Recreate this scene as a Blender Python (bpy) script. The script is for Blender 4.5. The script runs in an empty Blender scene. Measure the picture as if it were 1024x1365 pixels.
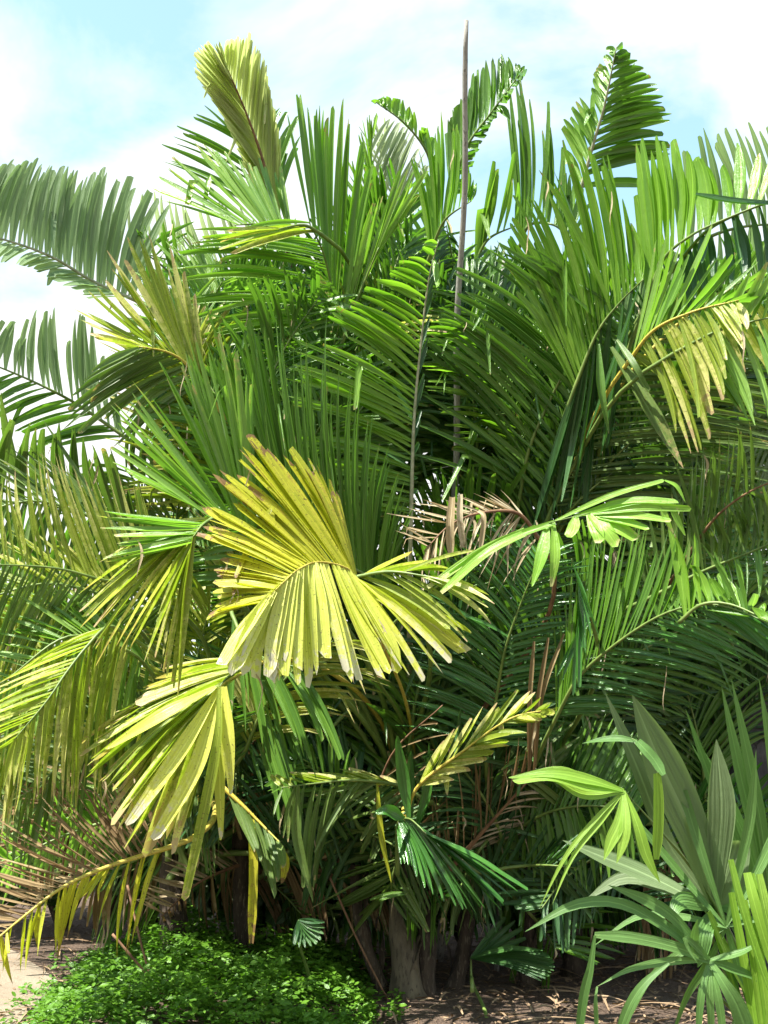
import bpy, math, random
from mathutils import Vector, Matrix, noise as mnoise

random.seed(7)
R = math.radians
sc = bpy.context.scene

# ------------------------------------------------------------------ camera, sky, sun
FPX, CX, CY = 1340.0, 512.0, 682.5          # focal length and centre of the photograph, in its pixels
PITCH = R(13.6)
CAM = Vector((0, 0, 1.6))
FWD = Vector((0, math.cos(PITCH), math.sin(PITCH)))
UPV = Vector((0, -math.sin(PITCH), math.cos(PITCH)))
cam_d = bpy.data.cameras.new('camera')
cam = bpy.data.objects.new('camera', cam_d)
sc.collection.objects.link(cam)
cam.location = CAM
cam.rotation_euler = (math.pi / 2 + PITCH, 0, 0)
cam_d.sensor_fit = 'VERTICAL'
cam_d.sensor_height = 36
cam_d.lens = FPX / 1365 * 36
cam_d.clip_end = 2000
sc.camera = cam

SUN_EL, SUN_AZ = R(61), math.atan2(-0.60, -0.50)      # azimuth measured from +Y towards +X: behind the camera, to the left
w = bpy.data.worlds.new('World')
sc.world = w
w.use_nodes = True
nt = w.node_tree
nt.nodes.clear()
out = nt.nodes.new('ShaderNodeOutputWorld')
sky = nt.nodes.new('ShaderNodeTexSky')
sky.sky_type = 'NISHITA'
sky.sun_disc = False
sky.sun_elevation = SUN_EL
sky.sun_rotation = SUN_AZ
sky.air_density = 1.0
sky.dust_density = 0.6
bg1 = nt.nodes.new('ShaderNodeBackground')
bg1.inputs['Strength'].default_value = 0.13
tint = nt.nodes.new('ShaderNodeMix'); tint.data_type = 'RGBA'; tint.blend_type = 'MULTIPLY'
tint.inputs[0].default_value = 1.0
tint.inputs[7].default_value = (0.80, 1.18, 1.02, 1)
nt.links.new(sky.outputs[0], tint.inputs[6])
nt.links.new(tint.outputs[2], bg1.inputs['Color'])
bg2 = nt.nodes.new('ShaderNodeBackground')               # the clouds
bg2.inputs['Color'].default_value = (1.0, 1.0, 0.985, 1)
bg2.inputs['Strength'].default_value = 0.42
tc = nt.nodes.new('ShaderNodeTexCoord')
mp = nt.nodes.new('ShaderNodeMapping')
mp.inputs['Location'].default_value = (1.3, 0.7, 0.2)
mp.inputs['Scale'].default_value = (1.0, 1.0, 1.7)
nz = nt.nodes.new('ShaderNodeTexNoise')
nz.inputs['Scale'].default_value = 3.0
nz.inputs['Detail'].default_value = 7
nz.inputs['Roughness'].default_value = 0.55
nz.inputs['Distortion'].default_value = 0.3
sep = nt.nodes.new('ShaderNodeSeparateXYZ')
grad = nt.nodes.new('ShaderNodeMapRange')                # cloud thickens towards the horizon
grad.inputs['From Min'].default_value = 0.25
grad.inputs['From Max'].default_value = 0.75
grad.inputs['To Min'].default_value = 0.24
grad.inputs['To Max'].default_value = -0.08
add = nt.nodes.new('ShaderNodeMath'); add.operation = 'ADD'
rmp = nt.nodes.new('ShaderNodeValToRGB')
rmp.color_ramp.elements[0].position = 0.47
rmp.color_ramp.elements[0].color = (0.24, 0.24, 0.24, 1)
rmp.color_ramp.elements[1].position = 0.66
mixs = nt.nodes.new('ShaderNodeMixShader')
L = nt.links.new
L(tc.outputs['Generated'], mp.inputs[0]); L(mp.outputs[0], nz.inputs['Vector'])
L(tc.outputs['Generated'], sep.inputs[0]); L(sep.outputs['Z'], grad.inputs['Value'])
L(nz.outputs['Fac'], add.inputs[0]); L(grad.outputs[0], add.inputs[1])
L(add.outputs[0], rmp.inputs[0]); L(rmp.outputs[0], mixs.inputs[0])
L(bg1.outputs[0], mixs.inputs[1]); L(bg2.outputs[0], mixs.inputs[2]); L(mixs.outputs[0], out.inputs[0])

sd = bpy.data.lights.new('sun', 'SUN')
sd.energy = 5.0
sd.angle = R(0.5)
sd.color = (1.0, 0.96, 0.88)
sun = bpy.data.objects.new('sun', sd)
sc.collection.objects.link(sun)
sdir = Vector((math.sin(SUN_AZ) * math.cos(SUN_EL), math.cos(SUN_AZ) * math.cos(SUN_EL), math.sin(SUN_EL)))
sun.rotation_euler = sdir.to_track_quat('Z', 'Y').to_euler()
sun.location = (0, 0, 20)

sc.view_settings.view_transform = 'Standard'
sc.view_settings.look = 'None'
sc.view_settings.exposure = 1.62
sc.view_settings.gamma = 1.0
sc.cycles.max_bounces = 8
sc.cycles.transparent_max_bounces = 4


# ------------------------------------------------------------------ helpers
def P(x, y, d):
    """the place d metres in front of the camera that the photograph shows at (x, y)"""
    return CAM + d * (FWD + Vector(((x - CX) / FPX, 0, 0)) - UPV * ((y - CY) / FPX))


def crom(pts, t):
    """Catmull-Rom through equally spaced points"""
    n = len(pts) - 1
    if n == 0:
        return pts[0].copy()
    t = max(0.0, min(1.0, t)) * n
    i = min(int(t), n - 1)
    f = t - i
    p1, p2 = pts[i], pts[i + 1]
    p0 = pts[i - 1] if i > 0 else p1 * 2 - p2
    p3 = pts[i + 2] if i + 2 <= n else p2 * 2 - p1
    return 0.5 * ((2 * p1) + (p2 - p0) * f + (2 * p0 - 5 * p1 + 4 * p2 - p3) * f * f + (3 * p1 - p0 - 3 * p2 + p3) * f ** 3)


def lenpar(pts, k=60):
    """resample so that t is even in length"""
    q = [crom(pts, i / k) for i in range(k + 1)]
    s = [0.0]
    for a, b in zip(q, q[1:]):
        s.append(s[-1] + (b - a).length)
    tot = s[-1] or 1e-6

    def at(t):
        v = max(0.0, min(1.0, t)) * tot
        lo, hi = 0, k
        while hi - lo > 1:
            m = (lo + hi) // 2
            if s[m] <= v:
                lo = m
            else:
                hi = m
        f = (v - s[lo]) / max(s[hi] - s[lo], 1e-9)
        return q[lo].lerp(q[hi], f)
    return at, tot


class MB:
    def __init__(self):
        self.v, self.f, self.c, self.m = [], [], [], []

    def vert(self, p, c=(0.5, 0.5, 0.5)):
        self.v.append((p[0], p[1], p[2])); self.c.append((c[0], c[1], c[2], 1.0))
        return len(self.v) - 1

    def face(self, *i, m=0):
        self.f.append(i); self.m.append(m)

    def build(self, name, mats, parent=None, smooth=True):
        off = parent['_w'] if parent is not None and '_w' in parent else (0, 0, 0)
        ov = Vector(off)
        me = bpy.data.meshes.new(name)
        me.from_pydata([(a - ov[0], b - ov[1], c - ov[2]) for a, b, c in self.v], [], self.f)
        at = me.color_attributes.new('leaf', 'FLOAT_COLOR', 'POINT')
        at.data.foreach_set('color', [x for c in self.c for x in c])
        for mm in (mats if isinstance(mats, (list, tuple)) else [mats]):
            me.materials.append(mm)
        me.polygons.foreach_set('material_index', self.m)
        me.polygons.foreach_set('use_smooth', [smooth] * len(self.f))
        me.update()
        o = bpy.data.objects.new(name, me)
        sc.collection.objects.link(o)
        if parent is not None:
            o.parent = parent
            o['_w'] = off
        return o


def thing(name, label, cat, loc, group=None):
    o = bpy.data.objects.new(name, None)
    sc.collection.objects.link(o)
    o.empty_display_size = 0.2
    o.location = loc
    o['label'] = label; o['category'] = cat
    if group:
        o['group'] = group
    o['_w'] = tuple(loc)
    return o


def tube(mb, path, rad, sides=7, c=(0.5, 0.5, 0.5), m=0, rough=0.0):
    """a round tapering bar through the points path; rad(t)"""
    n = len(path)
    prev = None
    rr = random.random()
    for i, p in enumerate(path):
        t = i / (n - 1)
        d = (path[min(i + 1, n - 1)] - path[max(i - 1, 0)])
        if d.length < 1e-9:
            d = Vector((0, 0, 1))
        d.normalize()
        a = d.orthogonal().normalized() if prev is None else (prev - d * prev.dot(d)).normalized()
        prev = a
        b = d.cross(a)
        ring = []
        for k in range(sides):
            g = 2 * math.pi * k / sides
            r = rad(t) * (1 + rough * mnoise.noise(p * 9 + Vector((math.cos(g) * 2, math.sin(g) * 2, 0))))
            ring.append(mb.vert(p + (a * math.cos(g) + b * math.sin(g)) * r, (rr, t, k / sides)))
        if i:
            for k in range(sides):
                k2 = (k + 1) % sides
                mb.face(old[k], old[k2], ring[k2], ring[k], m=m)
        else:
            mb.face(*reversed(ring), m=m)
        old = ring
    mb.face(*old, m=m)


def blade(mb, path, width, nrm, kind='jag', fold=0.18, rnd=None, m=0, seg=8, twist=0.0, tw1=0.0):
    """one leaflet: a folded strip along the function path(s), 0..1; nrm is the direction its face looks"""
    rnd = random.random() if rnd is None else rnd
    jl, jm, jr = random.uniform(.86, 1.0), random.uniform(.92, 1.03), random.uniform(.86, 1.0)
    if kind == 'jag' and random.random() < .5:
        jl = 1.0; jr = .84
    tp = random.choice((.35, .5, .75, .85))
    if kind == 'rag':
        jl, jm, jr = random.uniform(.55, 1.0), random.uniform(.8, 1.1), random.uniform(.55, 1.0)
    prev = None
    pts = [path(i / seg) for i in range(seg + 1)]
    for i in range(seg + 1):
        s = i / seg
        p = pts[i]
        d = pts[min(i + 1, seg)] - pts[max(i - 1, 0)]
        if d.length < 1e-9:
            d = Vector((0, 0, -1))
        d.normalize()
        wv = nrm.cross(d)
        if wv.length < 1e-4:
            wv = d.orthogonal()
        wv.normalize()
        a = twist + tw1 * s
        if a:
            wv = Matrix.Rotation(a, 3, d) @ wv
        nn = d.cross(wv)
        if kind == 'jag':
            k = .32 + .68 * min(1, s / .38) if s < .5 else 1.0 - tp * ((s - .5) / .5) ** 1.4
        elif kind == 'wide':
            k = .22 + .78 * math.sin(min(1, s / .62) * math.pi / 2) if s < .62 else 1 - ((s - .62) / .38) ** 1.6 * .98
        elif kind == 'rag':
            k = .42 + .58 * min(1, s / .4) if s < .4 else 1.0 - .30 * max(0, (s - .7) / .3)
        elif kind == 'strip':
            k = .7 + .3 * min(1, s / .3) if s < .8 else 1 - .5 * (s - .8) / .2
        else:
            k = .45 + .55 * min(1, s / .3) if s < .4 else max(.02, 1 - ((s - .4) / .6) ** 1.5)
        hw = width * .5 * k
        up = nn * (fold * hw * 1.2)
        if i == seg and kind in ('jag', 'rag'):
            ln = (pts[-1] - pts[0]).length * .5
            e = [p - d * ln * (1 - jl) * .5 - wv * hw, p + d * ln * (jm - 1) * .3, p - d * ln * (1 - jr) * .5 + wv * hw]
        else:
            e = [p - wv * hw, p - up, p + wv * hw]
        if kind == 'wide' and width > .055:
            nc = 12
            row = [mb.vert(p + wv * hw * (2 * c / nc - 1) - nn * (.17 * hw * (c % 2) + fold * .5 * hw * (1 - abs(2 * c / nc - 1))), (rnd, s, c / nc)) for c in range(nc + 1)]
        else:
            row = [mb.vert(e[0], (rnd, s, 0.0)), mb.vert(e[1], (rnd, s, 0.5)), mb.vert(e[2], (rnd, s, 1.0))]
        if prev:
            for c in range(len(row) - 1):
                mb.face(prev[c], prev[c + 1], row[c + 1], row[c], m=m)
        prev = row


# ------------------------------------------------------------------ materials
def mat_new(name):
    m = bpy.data.materials.new(name)
    m.use_nodes = True
    t = m.node_tree
    t.nodes.clear()
    return m, t, t.nodes.new('ShaderNodeOutputMaterial')


def mixc(t, fac, a, b, blend='MIX'):
    n = t.nodes.new('ShaderNodeMix'); n.data_type = 'RGBA'; n.blend_type = blend
    for sock, val in ((n.inputs[0], fac), (n.inputs[6], a), (n.inputs[7], b)):
        if hasattr(val, 'is_output'):
            t.links.new(val, sock)
        elif isinstance(val, (int, float)):
            sock.default_value = val
        else:
            sock.default_value = (*val, 1) if len(val) == 3 else val
    return n.outputs[2]


def math_n(t, op, a, b=0.0, c=None, clamp=False):
    n = t.nodes.new('ShaderNodeMath'); n.operation = op; n.use_clamp = clamp
    for i, v in enumerate((a, b, c)):
        if v is None:
            continue
        if hasattr(v, 'is_output'):
            t.links.new(v, n.inputs[i])
        else:
            n.inputs[i].default_value = v
    return n.outputs[0]


def rng(t, v, a, b, c=0.0, d=1.0):
    n = t.nodes.new('ShaderNodeMapRange')
    n.inputs['From Min'].default_value = a; n.inputs['From Max'].default_value = b
    n.inputs['To Min'].default_value = c; n.inputs['To Max'].default_value = d
    t.links.new(v, n.inputs['Value'])
    return n.outputs[0]


def noise_n(t, vec, scale, detail=3, rough=.55):
    n = t.nodes.new('ShaderNodeTexNoise')
    n.inputs['Scale'].default_value = scale; n.inputs['Detail'].default_value = detail
    n.inputs['Roughness'].default_value = rough
    t.links.new(vec, n.inputs['Vector'])
    return n.outputs['Fac']


def leaf_mat(name, a, b, sick=None, sick_amt=0.0, tip=None, tip_amt=0.0, trans=.38, rough=.42, spots=0.0, veins=5.0, vein_amt=.22, spec=.5, tcol=None):
    """leaf: a..b vary from leaflet to leaflet, sick = discoloured patches growing towards the tip, tip = dead ends"""
    m, t, out = mat_new(name)
    at = t.nodes.new('ShaderNodeAttribute'); at.attribute_name = 'leaf'
    sp = t.nodes.new('ShaderNodeSeparateColor')
    t.links.new(at.outputs['Color'], sp.inputs[0])
    rnd, s, u = sp.outputs[0], sp.outputs[1], sp.outputs[2]
    oc = t.nodes.new('ShaderNodeTexCoord').outputs['Object']
    n1 = noise_n(t, oc, 2.3, 2)
    n2 = noise_n(t, oc, 26, 4, .65)
    n3 = noise_n(t, oc, 90, 2)
    f = math_n(t, 'MULTIPLY_ADD', n1, .6, math_n(t, 'MULTIPLY', rnd, .75), clamp=True)
    col = mixc(t, math_n(t, 'SUBTRACT', f, .15, clamp=True), a, b)
    if sick:
        g = math_n(t, 'ADD', math_n(t, 'MULTIPLY', n2, .9), math_n(t, 'ADD', math_n(t, 'MULTIPLY', s, .35), math_n(t, 'MULTIPLY', rnd, .45)))
        k = rng(t, g, 1.10 - sick_amt, 1.32 - sick_amt)
        col = mixc(t, k, col, sick)
    # veins run along the leaflet
    vc = t.nodes.new('ShaderNodeCombineXYZ')
    t.links.new(math_n(t, 'MULTIPLY_ADD', u, veins * 1.5, math_n(t, 'MULTIPLY', rnd, 61.0)), vc.inputs[0])
    t.links.new(math_n(t, 'MULTIPLY', s, .7), vc.inputs[1])
    wv = math_n(t, 'MULTIPLY_ADD', noise_n(t, vc.outputs[0], 1.0, 3, .6), 4.0, -2.0)
    vs = math_n(t, 'MULTIPLY_ADD', wv, vein_amt * .5, 1.0)
    cv = t.nodes.new('ShaderNodeCombineColor')
    for i in range(3):
        t.links.new(vs, cv.inputs[i])
    col = mixc(t, 1.0, col, cv.outputs[0], 'MULTIPLY')
    mid = rng(t, math_n(t, 'ABSOLUTE', math_n(t, 'SUBTRACT', u, .5)), .0, .07, .5, .0)
    col = mixc(t, mid, col, tuple(min(1, x * 1.7 + .02) for x in b))
    if spots:
        k = rng(t, n3, .66 - spots * .1, .72 - spots * .1, 0, .75)
        col = mixc(t, k, col, (.09, .06, .02))
    if tip:
        g = math_n(t, 'ADD', s, math_n(t, 'ADD', math_n(t, 'MULTIPLY_ADD', n2, .9, -.275), math_n(t, 'MULTIPLY', rnd, .25)))
        k = rng(t, g, 1.32 - tip_amt, 1.36 - tip_amt)
        col = mixc(t, k, col, tip)
    pr = t.nodes.new('ShaderNodeBsdfPrincipled')
    pr.inputs['Roughness'].default_value = rough
    pr.inputs['Specular IOR Level'].default_value = spec
    t.links.new(col, pr.inputs['Base Color'])
    bp = t.nodes.new('ShaderNodeBump')
    bp.inputs['Strength'].default_value = .35; bp.inputs['Distance'].default_value = .006
    t.links.new(math_n(t, 'ADD', wv, math_n(t, 'MULTIPLY', n2, 1.5)), bp.inputs['Height'])
    t.links.new(bp.outputs[0], pr.inputs['Normal'])
    tr = t.nodes.new('ShaderNodeBsdfTranslucent')
    t.links.new(mixc(t, 1.0, col, tcol or (1.05, 1.25, .5), 'MULTIPLY'), tr.inputs['Color'])
    mx = t.nodes.new('ShaderNodeMixShader'); mx.inputs[0].default_value = trans
    t.links.new(pr.outputs[0], mx.inputs[1]); t.links.new(tr.outputs[0], mx.inputs[2])
    t.links.new(mx.outputs[0], out.inputs[0])
    return m


def rough_mat(name, a, b, scale=8, detail=6, rough=.9, bump=.5, dist=.02, c=None, stretch=(1, 1, 1)):
    m, t, out = mat_new(name)
    oc = t.nodes.new('ShaderNodeTexCoord').outputs['Object']
    mp = t.nodes.new('ShaderNodeMapping'); mp.inputs['Scale'].default_value = stretch
    t.links.new(oc, mp.inputs[0])
    n1 = noise_n(t, mp.outputs[0], scale, detail, .65)
    n2 = noise_n(t, mp.outputs[0], scale * 6, 3, .6)
    col = mixc(t, rng(t, n1, .35, .65), a, b)
    if c:
        col = mixc(t, rng(t, n2, .56, .64), col, c)
    pr = t.nodes.new('ShaderNodeBsdfPrincipled')
    pr.inputs['Roughness'].default_value = rough
    t.links.new(col, pr.inputs['Base Color'])
    bp = t.nodes.new('ShaderNodeBump')
    bp.inputs['Strength'].default_value = bump; bp.inputs['Distance'].default_value = dist
    t.links.new(math_n(t, 'ADD', n1, math_n(t, 'MULTIPLY', n2, .5)), bp.inputs['Height'])
    t.links.new(bp.outputs[0], pr.inputs['Normal'])
    t.links.new(pr.outputs[0], out.inputs[0])
    return m


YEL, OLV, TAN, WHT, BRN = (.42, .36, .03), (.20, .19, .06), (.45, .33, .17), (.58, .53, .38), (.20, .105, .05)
M = {
    'green': leaf_mat('green leaf', (.055, .145, .018), (.145, .285, .038), tip=(.25, .22, .07), tip_amt=-.08, trans=.43, rough=.28, spec=.6),
    'bright': leaf_mat('bright green leaf', (.115, .265, .02), (.24, .42, .045), sick=YEL, sick_amt=-.14, tip=(.32, .27, .08), tip_amt=-.05, trans=.50, rough=.3, spec=.6),
    'light': leaf_mat('light green leaf', (.13, .275, .04), (.26, .41, .08), sick=(.48, .46, .13), sick_amt=-.04, tip=(.42, .36, .15), tip_amt=-.03, trans=.46, rough=.3, spec=.6),
    'lime': leaf_mat('lime green leaf', (.17, .36, .03), (.28, .47, .06), sick=(.46, .50, .14), sick_amt=-.02, tip=(.42, .42, .16), tip_amt=.03, trans=.42, rough=.34, vein_amt=.35),
    'dark': leaf_mat('dark and shaded green leaf', (.022, .075, .022), (.055, .14, .03), trans=.28, rough=.34),  # deep green leaf; also puts the clump's inner shade into leaf colour
    'glossy': leaf_mat('glossy green leaf', (.03, .12, .02), (.07, .21, .03), trans=.3, rough=.23, spec=.8),
    'grey': leaf_mat('grey green leaf', (.18, .28, .13), (.27, .38, .19), trans=.48, rough=.5, vein_amt=.35, tcol=(1.1, 1.2, .75)),
    'pale': leaf_mat('pale olive leaf', (.42, .48, .20), (.55, .60, .30), sick=(.44, .40, .22), sick_amt=-.14, tip=(.58, .55, .30), tip_amt=.0, trans=.58, vein_amt=.35, tcol=(1.1, 1.15, .8)),
    'silver': leaf_mat('pale silvery leaf', (.24, .32, .17), (.36, .43, .26), trans=.48, rough=.5, vein_amt=.35, tcol=(1.1, 1.15, .8)),
    'mottled': leaf_mat('mottled yellow green leaf', (.19, .27, .024), (.36, .40, .055), sick=(.58, .55, .20), sick_amt=.24, tip=TAN, tip_amt=.08, spots=.3, trans=.44, rough=.34, vein_amt=.3),
    'yellow': leaf_mat('yellow leaf', (.46, .50, .055), (.64, .63, .13), sick=(.70, .67, .34), sick_amt=.12, tip=WHT, tip_amt=.10, spots=.1, trans=.40, vein_amt=.3),
    'gold': leaf_mat('golden yellow leaf', (.34, .37, .018), (.55, .51, .04), sick=(.38, .26, .045), sick_amt=.06, tip=(.25, .15, .06), tip_amt=.08, spots=.35, trans=.42, vein_amt=.35),
    'olive': leaf_mat('olive leaf', (.075, .145, .03), (.16, .24, .055), sick=(.30, .29, .10), sick_amt=-.02, tip=TAN, tip_amt=.0, spots=.25, trans=.38),
    'brown': leaf_mat('dead brown leaf', (.14, .09, .04), (.29, .21, .105), sick=(.40, .33, .19), sick_amt=.08, trans=.2, rough=.8, spec=.2, tcol=(1.1, .9, .7)),
    'tan': leaf_mat('dead tan leaf', (.30, .225, .12), (.52, .44, .30), sick=(.24, .17, .09), sick_amt=.08, trans=.25, rough=.8, spec=.2, tcol=(1.1, 1, .8)),
    'fan': leaf_mat('fan palm leaf', (.10, .22, .05), (.15, .28, .075), trans=.36, rough=.40, veins=9, vein_amt=.28),
    'fangrey': leaf_mat('fan palm leaf underside', (.15, .225, .095), (.21, .29, .135), trans=.40, rough=.5, veins=12, vein_amt=.28, tcol=(1.1, 1.2, .6)),
    'fansunlit': leaf_mat('sunlit fan palm leaf', (.20, .37, .035), (.28, .44, .06), trans=.45, rough=.4, veins=7, vein_amt=.3),  # lighter copy of the fan leaf with sunlight put into its colour
    'stalk': rough_mat('green stalk', (.09, .15, .03), (.16, .22, .05), 14, 4, .5, .25, .004, stretch=(1, 1, .3)),
    'stalkpale': rough_mat('pale scaly stalk', (.20, .22, .12), (.36, .36, .24), 20, 5, .6, .3, .004),
    'stalkyel': rough_mat('yellow stalk', (.40, .32, .03), (.48, .40, .08), 16, 4, .55, .3, .004, c=(.20, .12, .04)),
    'stalkbrown': rough_mat('brown stalk', (.12, .055, .028), (.22, .12, .06), 14, 4, .75, .3, .004),
    'bark': rough_mat('fibrous bark', (.022, .015, .010), (.07, .05, .033), 9, 7, .95, 1.0, .03, c=(.11, .085, .06), stretch=(1, 1, .25)),
    'bark_pale': rough_mat('pale bark', (.06, .047, .03), (.17, .14, .09), 7, 6, .9, .8, .02, c=(.05, .038, .027), stretch=(1, 1, .3)),
    'bark_dark': rough_mat('dark trunk bark', (.025, .025, .026), (.075, .072, .07), 8, 7, .95, 1.0, .03, stretch=(1, 1, .5)),
    'pole': rough_mat('weathered grey pole', (.19, .18, .155), (.31, .30, .26), 10, 5, .85, .6, .008, stretch=(1, 1, .12), c=(.12, .11, .09)),
    'gcover': leaf_mat('ground cover leaf', (.045, .13, .012), (.14, .29, .026), sick=(.34, .42, .06), sick_amt=-.08, trans=.36, rough=.36, veins=2, vein_amt=.12),
    'bush': leaf_mat('shrub leaf', (.022, .066, .014), (.055, .125, .024), trans=.3, rough=.45, veins=2, vein_amt=.1),
    'litter': leaf_mat('leaf litter', (.10, .06, .035), (.34, .24, .15), trans=0.05, rough=.9, spec=.1, veins=2, vein_amt=.1),
}

# ------------------------------------------------------------------ ground
def ground_h(x, y):
    return .05 * mnoise.noise(Vector((x * .35, y * .35, 3))) + .018 * mnoise.noise(Vector((x * 2.3, y * 2.3, 9)))


def soil_mat():
    m, t, out = mat_new('bark mulch soil')
    oc = t.nodes.new('ShaderNodeTexCoord').outputs['Object']
    n1 = noise_n(t, oc, 1.4, 5); n2 = noise_n(t, oc, 34, 5, .7); n3 = noise_n(t, oc, 120, 3, .6)
    col = mixc(t, rng(t, n1, .35, .65), (.075, .043, .027), (.125, .08, .053))
    col = mixc(t, rng(t, n2, .42, .62), col, (.20, .135, .09))
    col = mixc(t, rng(t, n3, .60, .70), col, (.32, .25, .19))
    col = mixc(t, rng(t, n3, .42, .34), col, (.025, .016, .011))
    pr = t.nodes.new('ShaderNodeBsdfPrincipled'); pr.inputs['Roughness'].default_value = .95
    t.links.new(col, pr.inputs['Base Color'])
    bp = t.nodes.new('ShaderNodeBump'); bp.inputs['Strength'].default_value = 1; bp.inputs['Distance'].default_value = .03
    t.links.new(math_n(t, 'ADD', n2, n3), bp.inputs['Height']); t.links.new(bp.outputs[0], pr.inputs['Normal'])
    t.links.new(pr.outputs[0], out.inputs[0])
    return m


def sand_mat():
    m, t, out = mat_new('sandy path')
    oc = t.nodes.new('ShaderNodeTexCoord').outputs['Object']
    n1 = noise_n(t, oc, 1.1, 5); n2 = noise_n(t, oc, 22, 5, .7); n3 = noise_n(t, oc, 140, 3, .6)
    col = mixc(t, rng(t, n1, .35, .65), (.235, .185, .13), (.31, .255, .185))
    col = mixc(t, rng(t, n2, .55, .68), col, (.19, .14, .095))
    col = mixc(t, rng(t, n3, .62, .70), col, (.16, .11, .08))
    pr = t.nodes.new('ShaderNodeBsdfPrincipled'); pr.inputs['Roughness'].default_value = .95
    t.links.new(col, pr.inputs['Base Color'])
    bp = t.nodes.new('ShaderNodeBump'); bp.inputs['Strength'].default_value = .8; bp.inputs['Distance'].default_value = .012
    t.links.new(math_n(t, 'ADD', n2, n3), bp.inputs['Height']); t.links.new(bp.outputs[0], pr.inputs['Normal'])
    t.links.new(pr.outputs[0], out.inputs[0])
    return m


def grid_axis(lo, hi, step, far):
    a = []
    v = lo
    while v <= hi + 1e-6:
        a.append(v); v += step
    st, e = step, lo
    pre = []
    while e > -far:
        st *= 1.6; e -= st; pre.append(e)
    st, e = step, a[-1]
    post = []
    while e < far:
        st *= 1.6; e += st; post.append(e)
    return pre[::-1] + a + post


mb = MB()
gx, gy = grid_axis(-6, 6, .12, 400), grid_axis(4, 16, .12, 500)
for y in gy:
    for x in gx:
        mb.vert((x, y, ground_h(x, y)))
nx = len(gx)
for j in range(len(gy) - 1):
    for i in range(nx - 1):
        a = j * nx + i
        mb.face(a, a + 1, a + nx + 1, a + nx)
g = mb.build('ground', soil_mat()); g['kind'] = 'structure'

# the sandy path runs along the left
mb = MB()
rows = 150
for j in range(rows + 1):
    y = 2.0 + j * .16
    xr = -2.15 - .12 * (y - 6) - .55 * max(0, y - 8.0) + .10 * mnoise.noise(Vector((y * 1.3, 0, 5))) + .05 * mnoise.noise(Vector((y * 5, 0, 5)))
    for i in range(31):
        x = xr - i * .16
        mb.vert((x, y, ground_h(x, y) + .006 + .008 * min(i, 3)))
for j in range(rows):
    for i in range(30):
        a = j * 31 + i
        mb.face(a + 1, a, a + 31, a + 32)
pth = mb.build('path', sand_mat()); pth['kind'] = 'structure'

# ------------------------------------------------------------------ palms
PALM = {}


def palm(key, name, label, px, d, crown_z, trunks, cat='palm', bark='bark', spread=.12):
    """trunks: (dx, dy, lean_x, height, radius) for every stem of the clump"""
    x = (px - CX) / FPX * d
    t = thing(name, label, cat, (x, d, 0))
    for ti, (dx, dy, lx, h, r) in enumerate(trunks):
        mb = MB()
        b = Vector((x + dx, d + dy, ground_h(x + dx, d + dy) - .05))
        e = b + Vector((lx, random.uniform(-.1, .1), h))
        path = [b.lerp(e, i / 14) + Vector((lx * .3 * math.sin(i / 14 * 3.1), 0, 0)) for i in range(15)]
        tube(mb, path, lambda s, r=r: r * (1.2 - .25 * s + .7 * max(0, 1 - s * 6) ** 2), 12, rough=.22)
        # old leaf bases wrap the stem
        for k in range(int(h / .13)):
            s = .05 + .93 * k / max(1, int(h / .13))
            p = b.lerp(e, s)
            g = random.uniform(0, 6.28)
            o = Vector((math.cos(g), math.sin(g), 0))
            q = p + o * r * .9
            L0 = random.uniform(.12, .26)
            blade(mb, lambda u, q=q, o=o, L0=L0: q + Vector((0, 0, L0 * u)) + o * (.05 * u * u), r * 1.1, o, 'point', .5, seg=4)
        mb.build('trunk', M['bark_pale' if key == 'central' and ti == 0 else bark], t)
    PALM[key] = (t, Vector((x, d, crown_z)))
    return t


def pxcurve(pts, depth_of):
    q = [Vector((p[0], p[1], p[2] if len(p) > 2 else 0)) for p in pts]

    def at(t):
        v = crom(q, t)
        return v
    return at


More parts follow.
